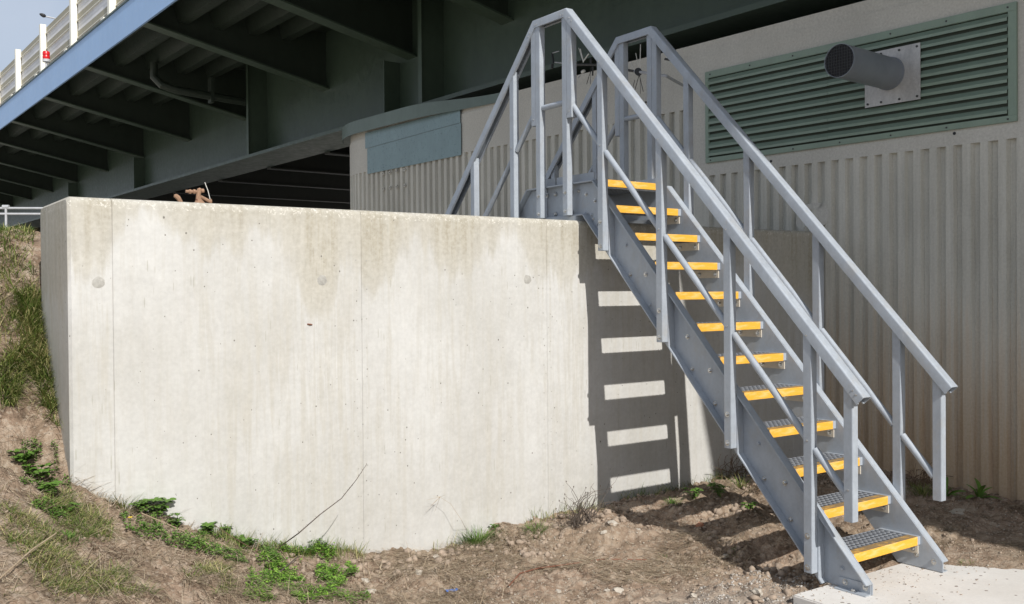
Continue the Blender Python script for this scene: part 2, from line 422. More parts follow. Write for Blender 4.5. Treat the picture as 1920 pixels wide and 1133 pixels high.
for L in (4.95, 5.5, 6.05, 6.6):
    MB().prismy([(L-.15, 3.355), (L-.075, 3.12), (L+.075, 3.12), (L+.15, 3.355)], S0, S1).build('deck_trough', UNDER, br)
st_m = MB().box(FE+.03, WB-.001, -.01, .01, 1.586, 3.30).box(FE+.02, FE+.03, -.045, .045, 1.586, 3.30).mesh('web_stiffener', GIRD)
st_p = MB().box(FE+.13, WB-.001, -.01, .01, 1.586, 2.40).mesh('web_stiffener', GIRD)
for y, me in ((12.05, st_m), (7.3, st_p), (6.15, st_m), (-5, st_m), (19.4, st_p), (25.95, st_p)):
    link('web_stiffener', me, br, (0, YS(y, 7), 0))
cb = MB().box(7.77, 14.99, -.10, .10, 1.50, 1.53).box(7.77, 14.99, -.008, .008, 1.53, 3.355).mesh('cross_beam', FARST)
for y in (8.0, 10.6, 13.1, 15.7, 18.7, 22, 25.5, 29, 32.5, 36): link('cross_beam', cb, br, (0, YS(y, 8), 0))
# drain pipe slung under the cantilever
p0 = [(5.35,YS(12.3,5.3),3.12),(5.35,YS(12.3,5.3),2.86),(5.45,YS(12.2,5.3),2.72),(5.7,YS(12.2,5.3),2.66),(6.4,YS(12.2,5.3),2.62),(7.25,YS(12.2,5.3),2.58)]
dp = MB().path(p0, .07, 12).build('drain_pipe', UNDER, br, smooth=True)
MB().box(6.30,6.36,YS(12.12,5.3),YS(12.28,5.3),2.5,2.95).build('pipe_hanger', UNDER, dp)

# parapet on the deck edge
PL = 4.45
pr = thing('bridge_parapet', 'cream steel parapet with three rails and mesh along the bridge edge', 'parapet', (CAM.x, CAM.y, 0), -BH)
post_m = MB().box(PL-.012, PL+.10, -.055, .055, 3.53, 4.63).mesh('post', WHITEP)
foot_m = MB().box(PL-.10, PL+.14, -.03, .13, 3.526, 3.60).mesh('base_block', WHITEP)
for k in range(-8, 22):
    y = 14.2 + 2.53*k
    po = link('post', post_m, pr, (0, YS(y, PL), 0)); link('base_block', foot_m, po)
RAILSHADE = painted('rail_shaded', (.30,.275,.19), .5, .1)  # rail faces of the cream parapet, their shade painted as olive
for z in (4.44, 4.12, 3.80):
    ra = MB().box(PL+.10, PL+.112, S0, S1, z+.014, z+.13).build('rail', RAILSHADE, pr)
    MB().box(PL+.085, PL+.19, S0, S1, z, z+.0135).build('rail_lip', WHITEP, ra)
def mesh_mat():
    m = M('infill_mesh', .5)
    w = m.n('TexWave', Scale=4.0); w.bands_direction = 'Z'; m.l(m.co(), w.inputs['Vector'])
    f = m.noise((1,.4,1), 2.5, 4)
    m.col(m.mix(.5, m.ramp(w.outputs['Fac'], [(.45, (.55,.55,.55)), (.6, (.7,.7,.72))]), m.ramp(f, [(.4, (.5,.49,.46)), (.6, (.7,.7,.72))]))); return m.m
INF = mesh_mat()
for z in (3.93, 4.25, 3.55):
    MB().box(PL+.113, PL+.119, S0, S1, z+.001, z+(.19 if z > 3.6 else .249)).build('infill_panel', INF, pr)
# red beacon
nbr = Vector((math.cos(BH), -math.sin(BH), 0)); db = ray(87, 128); bp = CAM + db*(4.36/db.dot(nbr)); bp.z = 3.70
be = thing('beacon_lamp', 'small red ribbed beacon lamp standing on the edge of the bridge deck', 'lamp', bp)
MB().path([(0,0,.01),(0,0,.02),(0,0,.035),(0,0,.08),(0,0,.092),(0,0,.098),(0,0,.104),(0,0,.15),(0,0,.175),(0,0,.185)], [.04,.06,.068,.068,.061,.061,.068,.068,.058,.03], 20).build('lens', RED, be, smooth=True)
MB().path([(0,0,-.17),(0,0,-.04),(0,0,-.03),(0,0,.02)], [.02,.02,.07,.07], 16).build('base', GALV, be)
# street lamp further along the deck
c0 = CAM + ray(74, 26)*60; c1 = CAM + ray(84, 30.5)*60; c2 = CAM + ray(150, 46)*60; c3 = CAM + ray(190, 62)*60
sl = thing('street_lamp', 'slim street lamp arm reaching over the parapet against the sky', 'street lamp', (c3.x, c3.y, 3.5))
q = Vector((c3.x, c3.y, 3.5))
MB().path([Vector((0,0,0)), Vector((0,0,c3.z-3.7)), c2-q, c1-q], [.09,.07,.045,.04], 8).build('pole', GALV, sl, smooth=True)
dv = (c0-c1).normalized()
MB().path([c1-q-dv*.05, c1-q+dv*.05, c0-q-dv*.1, c0-q], [.06,.11,.09,.03], 8).build('lamp_head', BLACK, sl, smooth=True)

# ------------------------------------------------------------------ control building
BB = -.066054
bd = thing('control_building', 'fluted grey concrete building with rounded end under the bridge', 'building', (2.5, YW, 0), -BB)
BL = lambda y: (y-YW)/math.cos(BB)
S_STR = 7.29; RAD = 1.53
def wpt(s, d):
    """point on the wall line: s along, d inward"""
    if s <= S_STR: return (d, s)
    a = min((s-S_STR)/RAD, math.pi/2); ex = s-S_STR-a*RAD
    x = RAD-(RAD-d)*math.cos(a); y = S_STR+(RAD-d)*math.sin(a)
    if ex > 0: return (x+ex, y) if a >= math.pi/2 else (x, y)
    return (x, y)
ZR = 1.35; ZB = -2.75; DEP = .038; PER = .1263
def flute_profile(sa, sb):
    out = []; s = sa
    while s+PER < sb:
        j = [rnd.uniform(-.003, .003) for _ in range(4)]
        out += [(s, 0), (s+.058+j[0], 0), (s+.070+j[1], DEP+j[2]), (s+.112+j[3], DEP+j[2])]
        s += PER
    out.append((s, 0)); out.append((sb, 0)); return out
wb = MB()
def strip(prof, zb, zt, capz=True):
    for (a, da), (b, db) in zip(prof[:-1], prof[1:]):
        p, q = wpt(a, da), wpt(b, db)
        wb.add([(*p, zb), (*q, zb), (*q, zt), (*p, zt)], [(0,1,2,3)])
        if (da > 0 or db > 0) and capz:
            p2, q2 = wpt(a, 0), wpt(b, 0)
            wb.add([(*p, zt), (*q, zt), (*q2, zt+.0), (*p2, zt)], [(0,1,2,3)])
sR0, sR1 = BL(-8.5), BL(1.10); sL0 = BL(1.30); sEnd = S_STR+RAD*math.pi/2+5
strip(flute_profile(sR0, sR1), ZB, .112)
strip([(sR1, 0), (sL0, 0)], ZB, .112)
strip(flute_profile(sL0, sEnd), ZB, .76)
wb.build('wall', FLUTE, bd, fix=False); wb = MB()
strip([(sR0, 0), (sL0, 0)], .112, .76)
up = [(sR0, 0), (sL0, 0)] + [(s, 0) for s in np.arange(S_STR, S_STR+RAD*math.pi/2, .1)] + [(sEnd, 0)]
strip(up, .76, 1.235)
strip([(a, .012) for a, _ in up], 1.235, ZR, False)
for (a, _), (b, _) in zip(up[:-1], up[1:]):        # little ledge below the coping, and the roof
    wb.add([(*wpt(a, 0), 1.235), (*wpt(b, 0), 1.235), (*wpt(b, .012), 1.235), (*wpt(a, .012), 1.235)], [(0,1,2,3)])
    p, q = wpt(a, .012), wpt(b, .012)
    wb.add([(*p, ZR), (*q, ZR), (9, q[1], ZR), (9, p[1], ZR)], [(0,1,2,3)])
wb.add([(0, sR0, ZB), (9, sR0, ZB), (9, sR0, ZR), (0, sR0, ZR)], [(0,1,2,3)])
wb.build('wall', SMOOTHC, bd, fix=False)
# broken flute patches and drill holes
for y, z, w, h in [(-.10,-.33,.05,.17), (.10,-.36,.05,.14), (-.02,-.25,.09,.05)]:
    pts = [(BL(y)+w*(math.cos(a)*(1+.3*rnd.random())), z+h*.5*math.sin(a)*(1+.3*rnd.random())) for a in np.linspace(0, 2*math.pi, 11)[:-1]]
    MB().prism(pts, -.004, .03).build('mortar_patch', SMOOTHC, bd)
for y, z in [(1.30,1.03),(1.30,.86),(.40,.17),(.62,.20),(-1.2,.20),(-2.05,.15)]:
    MB().tube((-.003, BL(y), z), (.01, BL(y), z), .012, 10).build('drill_hole', BLACK, bd)

# sheet cladding and flashing round the left end
def sheet(name, s0, s1, z0a, z1a, z0b, z1b, d, mat, th=.004, ret=0):
    b = MB(); ss = [s0] + [s for s in np.arange(s0+.12, s1, .12)] + [s1]
    for i, s in enumerate(ss):
        t = (s-s0)/(s1-s0); z0 = z0a+(z0b-z0a)*t; z1 = z1a+(z1b-z1a)*t
        p = wpt(s, -d); q = wpt(s, -d+th)
        b.v += [(*p, z0), (*p, z1), (*q, z1), (*q, z0)]
    for i in range(len(ss)-1):
        o = i*4
        for k in range(4): b.f.append((o+k, o+4+k, o+4+(k+1) % 4, o+(k+1) % 4))
    n = (len(ss)-1)*4; b.f += [(0,1,2,3), (n+3,n+2,n+1,n)]
    return b.build(name, mat, bd, smooth=True)
lo = sheet('cladding_panel', BL(4.875), BL(7.08), .735, 1.128, .72, 1.075, .018, CLAD)
up2 = sheet('cladding_panel', BL(4.885), BL(7.13), 1.132, 1.30, 1.079, 1.30, .020, CLAD)
for s in np.linspace(BL(4.95), BL(7.0), 7):
    for z in (.77, 1.05):
        p = wpt(s, -.018); MB().tube((p[0]-.004, p[1], z), (p[0], p[1], z), .006, 6).build('rivet', CLAD, lo)
fl = MB(); ss = np.arange(BL(4.0), 8.35, .1)
for s in ss:
    t = min(1, max(0, (s-BL(4.0))/2.0)); t = t*t*(3-2*t)
    zt = 1.372+.105*t; zb_ = 1.268+.03*t; dd = .012+.10*t
    a, b = wpt(s, -dd), wpt(s, -dd+.004); c = wpt(s, .02)
    fl.v += [(*a, zb_), (*a, zt), (*c, zt+.01), (*c, zt+.004), (*b, zt-.004), (*b, zb_)]
for i in range(len(ss)-1):
    o = i*6
    for k in range(6): fl.f.append((o+k, o+6+k, o+6+(k+1) % 6, o+(k+1) % 6))
n = (len(ss)-1)*6; fl.f += [tuple(range(6)), tuple(n+k for k in reversed(range(6)))]
fl.build('roof_flashing', painted('flashing_green', (.13,.175,.155), .4, .15, 3, True, bmp=0), bd, smooth=True)
for y in (6.67, 6.50, 6.335, 6.14):
    for z in (.685, .475):
        s = BL(y)
        w = MB().path([(-.002,s,z),(-.022,s,z)], .024, 14).build('socket', SMOOTHC, bd, smooth=True)
        MB().path([(-.0225,s,z),(-.0235,s,z)], .009, 8).build('socket_hole', BLACK, w)

# louvre
ly0, ly1, lz0, lz1 = BL(-1.65), BL(1.10), .227, 1.062
fr = MB(); fwid = .06
fr.box(-.022, -.002, ly0, ly1, lz1-fwid, lz1).box(-.022, -.002, ly0, ly1, lz0, lz0+.045)
fr.box(-.022, -.002, ly0, ly0+fwid, lz0+.0455, lz1-fwid-.0005).box(-.022, -.002, ly1-.04, ly1, lz0+.0455, lz1-fwid-.0005)
lv = fr.build('louvre', GREEN, bd, bevel=.002)
MB().box(-.0015, -.0005, ly0+.02, ly1-.02, lz0+.02, lz1-.02).build('backing', painted('louvre_backing', (.05,.065,.05), .7, .1, bmp=0), lv)
NS = 10; zz0, zz1 = lz0+.05, lz1-fwid; pit = (zz1-zz0)/NS
ymid = BL(-.17)
for k in range(NS):
    for (a, b) in ((ly0+fwid+.001, ymid-.001), (ymid+.001, ly1-.041)):
        dz = rnd.uniform(-.0015, .0015)
        poly = [(-.002, zz0+(k+1)*pit-.008), (-.034, zz0+k*pit+.030+dz), (-.034, zz0+k*pit+.008+dz), (-.031, zz0+k*pit+.008+dz), (-.031, zz0+k*pit+.028+dz), (-.002, zz0+(k+1)*pit-.012)]
        MB().prismy(poly, a, b).build('slat', GREEN, lv)
for y in np.linspace(ly0+.06, ly1-.06, 7):
    for z in (lz1-.03, lz0+.02):
        MB().tube((-.026, y, z), (-.022, y, z), .007, 7).build('screw', DARKST, lv)
# exhaust duct
py0, py1, pz0, pz1 = BL(-.962), BL(-.508), .487, .912
cy, cz = BL(-.711), .722
pl = MB().box(-.041, -.036, py0, py1, pz0, pz1).build('duct_plate', PLATE, bd)
du = MB(); n = 36; LEN = .735; R = .122
du.path([(-.0415, cy, cz), (-LEN, cy, cz)], R, n, False); du.path([(-.06, cy, cz), (-LEN, cy, cz)], R-.004, n, False)
o0 = len(du.v)
for k in range(n): du.f.append((n+k, n+(k+1) % n, 3*n+(k+1) % n, 3*n+k))
du.f.append(tuple(2*n+k for k in range(n)))
duct = du.build('exhaust_duct', PIPEM, pl, smooth=True)
MB().path([(-.042, cy, cz), (-.062, cy, cz)], [R+.006, R+.004], n).build('duct_collar', PIPEM, pl, smooth=True)
gm = MB()
for k in range(-5, 6):
    a = k*.0215; hh = math.sqrt(max(0, (R-.006)**2-a*a))
    gm.box(-LEN+.006, -LEN+.012, cy+a-.0009, cy+a+.0009, cz-hh, cz+hh)
    gm.box(-LEN+.003, -LEN+.0055, cy-hh, cy+hh, cz+a-.0011, cz+a+.0011)
gm.build('duct_grille', DARKST, pl)
MB().path([(-.10, cy, cz), (-LEN+.014, cy, cz)], R-.006, 24).build('duct_shade_plug', BLACK, pl)  # black plug painting the shade inside the open duct
for i, (a, b) in enumerate([(0,0),(.35,0),(.72,0),(1,0),(0,1),(.35,1),(.72,1),(1,1)]):
    y = py0+.025+(py1-py0-.05)*a; z = pz0+.025+(pz1-pz0-.05)*b
    MB().tube((-.047, y, z), (-.041, y, z), .009, 7).build('duct_bolt', DARKST, pl)

# antenna cluster on a bracket arm off the wall
an0 = bd.matrix_world
def BW(x, s, z):
    c, s_ = math.cos(-BB), math.sin(-BB); return Vector((2.5+x*c-s*s_, YW+x*s_+s*c, z))
ab = BW(0, BL(1.30), .945)
an = thing('antenna_cluster', 'cluster of thin black and white aerials on a horizontal arm off the wall', 'antenna', ab)
def A(px, py, dx=0):
    d = ray(px, py); # onto a plane 0.45 m in front of the wall
    nn = Vector((math.cos(BB), -math.sin(BB), 0)); P = Vector((2.5, YW, 0)) - nn*(.42+dx)
    return CAM + d*((P-CAM).dot(nn)/d.dot(nn)) - ab
MB().path([Vector((0,0,0)), A(1250,143), A(1190,134)], .014, 8).build('arm', GALV, an, smooth=True)
MB().path([A(1190,134), A(1150,127), A(1118,122), A(1075,121)], .012, 8).build('arm', DARKST, an, smooth=True)
MB().path([A(1075,121), A(1040,117)], .006, 6).build('arm', GALV, an)
MB().path([A(1247,111)-Vector((.0,0,0)), A(1275,116)], .012, 6).build('wall_clip', DARKST, an)
c = A(1197, 135); nn = Vector((-.8, -.6, 0)); MB().path([c-nn*.02, c+nn*.02], .034, 16).build('rotor_hub', BLACK, an, smooth=True)
c = A(1220, 137); MB().path([c-Vector((0,0,.02)), c+Vector((0,0,.02))], .02, 10).build('coil_box', painted('brass_box', (.25,.20,.07), .5), an)
for a, b, m_, r in [((1200,130),(1201,82),WHITE,.004), ((1215,130),(1217,82),WHITE,.004), ((1190,150),(1186,168),BLACK,.0025), ((1197,125),(1192,100),WHITE,.003),
                    ((1198,142),(1189,174),BLACK,.003), ((1200,142),(1201,176),BLACK,.002), ((1199,142),(1206,172),BLACK,.003), ((1213,142),(1211,192),GALV,.002),
                    ((1094,117),(1088,92),WHITE,.006), ((1094,115),(1104,101),WHITE,.007), ((1092,112),(1085,90),WHITE,.003), ((1110,125),(1100,158),BLACK,.003),
                    ((1108,125),(1107,158),BLACK,.002), ((1038,119),(1035,100),BLACK,.010), ((1035,100),(1048,96),GALV,.005), ((1036,120),(1035,129),BLACK,.014),
                    ((1077,105),(1077,118),BLACK,.010), ((1108,110),(1108,122),BLACK,.012), ((1112,125),(1111,142),BLACK,.008), ((1140,110),(1144,92),WHITE,.003), ((1146,112),(1148,98),WHITE,.003),
                    ((1091,136),(1096,133),WHITE,.016), ((1088,141),(1084,146),GALV,.006), ((1190,132),(1182,116),WHITE,.003)]:
    MB().path([A(*a), A(*b)], r, 6).build('aerial', m_, an, smooth=True)
for px, py in [(1200.5,82),(1217,82),(1211,192)]:
    c = A(px, py); MB().path([c-Vector((0,0,.008)), c+Vector((0,0,.008))], .008, 8).build('aerial_tip', BLACK, an)

# ------------------------------------------------------------------ flood wall
WT = -.465; WYB = .62; WX0, WX1 = -3.268, 2.50
fwll = thing('flood_wall', 'pale stained cast concrete flood wall crossed by the metal stair', 'wall')
def wall_seg(x0, x1, left=False, z0=-2.9):
    r = .035; pr_ = [(YW, z0), (YW, WT-r)] + [(YW+r-r*math.cos(a), WT-r+r*math.sin(a)) for a in np.linspace(.3, math.pi/2, 5)]
    pr_ += [(WYB-r+r*math.sin(a), WT-r+r*math.cos(a)) for a in np.linspace(0, math.pi/2, 5)] + [(WYB, z0)]
    n = len(pr_); xs_ = [x0, x0+.0025] if not left else [x0, x0+.014]
    xs_ = xs_ + [x1-.0025, x1]; b = MB()
    for i, x in enumerate(xs_):
        ins = (.0025 if not left else .014) if i == 0 else (.0025 if i == 3 else 0)
        for (y, z) in pr_:
            yy = y+ins*(1 if y < .2 else -1); b.v.append((x, yy, z if z < z0+.01 else z-ins))
    for i in range(3):
        for k in range(n-1): b.f.append((i*n+k, i*n+k+1, (i+1)*n+k+1, (i+1)*n+k))
    b.f.append(tuple(range(n))); b.f.append(tuple(3*n+k for k in reversed(range(n))))
    return b
jx = [WX0, -3.065, -1.715, -.375, 2.13, WX1]
for i in range(len(jx)-1):
    o = wall_seg(jx[i]+(.0002 if i else 0), jx[i+1]-.0002, i == 0).build('wall_panel', WALLM, fwll, smooth=True)
MB().box(WX0+.05, WX1-.01, YW+.03, WYB-.03, -2.9, WT-.04).build('light_block_core', SMOOTHC, fwll)  # unseen filler added behind the panels to block light at the joints
PLUG = mk_plain('plug_mortar', (.26,.25,.225), (.45,.44,.41), streak=False)
for x, z in [(-3.135,-.878), (-1.96,-.866), (-.53,-.860), (1.95,-.87)]:
    b = MB(); n = 18; ph = rnd.uniform(0, 6); rr = [.031*(1+.14*math.sin(k*2*math.pi/n+ph)+.16*rnd.random()) for k in range(n)]
    b.v = [(x, YW-.0025, z)] + [(x+.55*rr[k]*math.cos(k*2*math.pi/n), YW-.0025, z+.55*rr[k]*math.sin(k*2*math.pi/n)) for k in range(n)] + [(x+rr[k]*math.cos(k*2*math.pi/n), YW+.001, z+rr[k]*math.sin(k*2*math.pi/n)) for k in range(n)]
    b.f = [(0, 1+k, 1+(k+1) % n) for k in range(n)] + [(1+k, 1+n+k, 1+n+(k+1) % n, 1+(k+1) % n) for k in range(n)]
    b.build('tie_hole_plug', PLUG, fwll, smooth=True)
b = MB()
for jx_ in (-1.715, -.375):
    for z in np.arange(-.75, -2.3, -.17):
        for sx in (-.032, .030):
            xx, zz = jx_+sx+rnd.uniform(-.003, .003), z+rnd.uniform(-.01, .01)
            b.tube((xx, YW-.0012, zz), (xx, YW+.002, zz), .0042, 7)
o = b.build('form_pin_marks', PLUG, fwll); o['kind'] = 'stuff'
# rust-stained wire end and pour marks
MB().path([(-2.05,YW-.001,-1.11),(-2.035,YW-.008,-1.112),(-2.022,YW-.001,-1.115)], .004, 5).build('tie_wire', RUST, fwll)

# ------------------------------------------------------------------ the stair
g, h, W = .177325, .19, .565485
K = h/g
stair = thing('access_stair', 'grey metal stair with yellow tread nosings climbing over the concrete flood wall', 'stair')
XO0, XO1 = -.085, -.036          # channel section: flange edge to web outer face
def mirx(poly): return poly
def line(y, c): return K*y+c
CT, CB = .02, -.32
YC = .155                        # the stair goes down again behind the wall, mirrored about this
PB, PT = -.432, -.205
def chan(polyweb, tops, bots, side):
    """web plate with outward flanges; side -1 near, +1 far"""
    def X(a): return a if side < 0 else W-a
    b = MB(); b.prism(polyweb, X(-.036), X(-.028))
    for (a, c, t) in tops+bots:
        (y0, z0), (y1, z1) = a, c; d = Vector((y1-y0, z1-z0)).normalized(); nn = Vector((-d.y, d.x))*t
        b.prism([(y0, z0), (y1, z1), (y1+nn.x, z1+nn.y), (y0+nn.x, z0+nn.y)], X(-.0361), X(-.085))
    return b
ya = (PT-CT)/K; yb = (PB-CB)/K
yf = -2.255; zf = -2.452; ybt = (zf-CB)/K
web = [(yf, zf), (ybt, zf), (yb, PB), (ya, PT), (yf, line(yf, CT))]
for side in (-1, 1):
    top = [((ya, PT), (yf, line(yf, CT)), .009)]; bot = [((ybt, zf), (yb, PB), .009)]
    chan(web, top, bot, side).build('stringer', GREY, stair, bevel=.0015)
    mw = [(2*YC-a, b) for a, b in web]
    chan(mw, [((2*YC-yf, line(yf, CT)), (2*YC-ya, PT), .009)], [((2*YC-yb, PB), (2*YC-ybt, zf), .009)], side).build('stringer', GREY, stair, bevel=.0015)
    e = .0006
    chan([(yb+e, PB), (2*YC-yb-e, PB), (2*YC-ya-e, PT), (ya+e, PT)], [((2*YC-ya-e, PT), (ya+e, PT), .009)], [((yb+e, PB), (2*YC-yb-e, PB), .009)], side).build('platform_beam', GREY, stair, bevel=.0015)
    def X(a): return a if side < 0 else W-a
    # splice plates with mitred outline
    for mir in (0, 1):
        f_ = (lambda y: y) if not mir else (lambda y: 2*YC-y)
        poly = [(f_(-.02), PT-.012), (f_(ya+.01), PT-.012), (f_(ya-.11), PT-.135), (f_(yb-.10), PB-.075), (f_(yb-.02), PB+.012), (f_(-.02), PB+.012)]
        MB().prism(poly, X(-.036), X(-.042)).build('splice_plate', GREY, stair, bevel=.001)
    # toe board along the platform edge
    for (a, b_) in ((-.165, .082), (.10, .235), (.25, .46)):
        MB().box(*sorted((X(-.022), X(-.030))), a, b_, -.20, -.145).build('toe_board', GREY, stair)
    MB().box(*sorted((X(-.095), X(-.005))), -.05, .36, WT+.0005, PB-.0005).build('bearing_plate', GREY, stair)
# mesh floor of the platform
def grating(y0, y1, x0, x1, z, hgt=.034, pitch=.0375, w=.0075):
    b = MB(); nx = round((x1-x0)/pitch); ny = max(1, round((y1-y0)/pitch))
    for i in range(nx+1):
        x = x0+(x1-x0)*i/nx; b.box(x-w/2, x+w/2, y0, y1, z-hgt, z)
    for j in range(ny+1):
        y = y0+(y1-y0)*j/ny
        for i in range(nx):
            xa = x0+(x1-x0)*i/nx+w/2; xb = x0+(x1-x0)*(i+1)/nx-w/2
            b.box(xa, xb, y-w/2, y+w/2, z-hgt, z-.0005)
    return b
grating(-.115, .43, -.02, W+.02, -.193).build('platform_grating', GREYD, stair)
# tread kit
tread_me = grating(.058, .235, .004, W-.004, -.002).mesh('tread', GREYD)
nb = MB().prism([(0,-.047),(0,-.0005),(.002,0),(.056,0),(.056,-.005),(.006,-.005),(.006,-.047)], 0, W)
nose_me = nb.mesh('nosing', YELLOW)
end_me = {}
for s_ in (-1, 1):
    def X(a): return a if s_ < 0 else W-a
    b = MB().prism([(.001,-.046),(.001,-.001),(.24,-.002),(.24,-.038),(.05,-.044)], X(-.0275), X(-.0015)); end_me[s_] = b.mesh('tread_end', GREY)
ang_me = {}
for s_ in (-1, 1):
    def X(a): return a if s_ < 0 else W-a
    b = MB().prism([(.012,-.047),(.232,-.047),(.232,-.072),(.205,-.100),(.012,-.100)], X(-.0275), X(-.0215))
    b.prism([(.012,-.0472),(.232,-.0472),(.232,-.052),(.012,-.052)], X(-.0215), X(.02))
    ang_me[s_] = b.mesh('tread_bracket', BRKT)
# bolts
def bolt_mesh(mat, r=.0105, hh=.010):
    b = MB(); b.path([(0,0,0),(-.0025,0,0)], r*1.5, 12); b.path([(-.0026,0,0),(-.0026-hh*.75,0,0),(-.0026-hh,0,0)], [r,r,r*.7], 6); return b.mesh('bolt', mat)
BOLT = bolt_mesh(STEEL); BOLTG = bolt_mesh(GREY, .0095, .007); RIV = MB().path([(0,0,0),(-.003,0,0),(-.0045,0,0)], [.006,.0055,.002], 8).mesh('rivet', STEEL)
def bolt(x, y, z, out=-1, me=None, nm='bolt', ry=0):
    o = link(nm, me or BOLT, stair, (x, y, z), (rnd.uniform(0, 1), 0, 0) if out < 0 else (rnd.uniform(0, 1), 0, math.pi)); return o
def treads(mir):
    for i in range(2, 13):
        if i == 2: pass
        y = -g*i; z = -h*i
        if mir: M_ = dict(loc=(W, 2*YC-y, z), rot=(0, 0, math.pi))
        else: M_ = dict(loc=(0, y, z), rot=(0, 0, 0))
        t = link('tread', tread_me, stair, **M_)
        link('nosing', nose_me, t)
        for s_ in (-1, 1): link('tread_end', end_me[s_], t); link('tread_bracket', ang_me[s_], t)
        if not mir:
            for dy, dz in ((.045, -.078), (.185, -.078)):
                bolt(-.036, y+dy, z+dz, -1, BOLT if rnd.random() < .55 else BOLTG)
                bolt(W+.0215, y+dy-.005, z+dz+.003, -1, BOLT)
treads(False); treads(True)
n0 = link('nosing', nose_me, stair, (0, -g, -h)); n1 = link('nosing', nose_me, stair, (W, 2*YC+g, -h), (0,0,math.pi))
MB().box(-.026, W+.026, -g+.01, -g+.05, -.245, -.238).build('platform_trim', GREY, stair)
for s_ in (-1, 1): link('tread_end', end_me[s_], stair, (0, -g, -h))
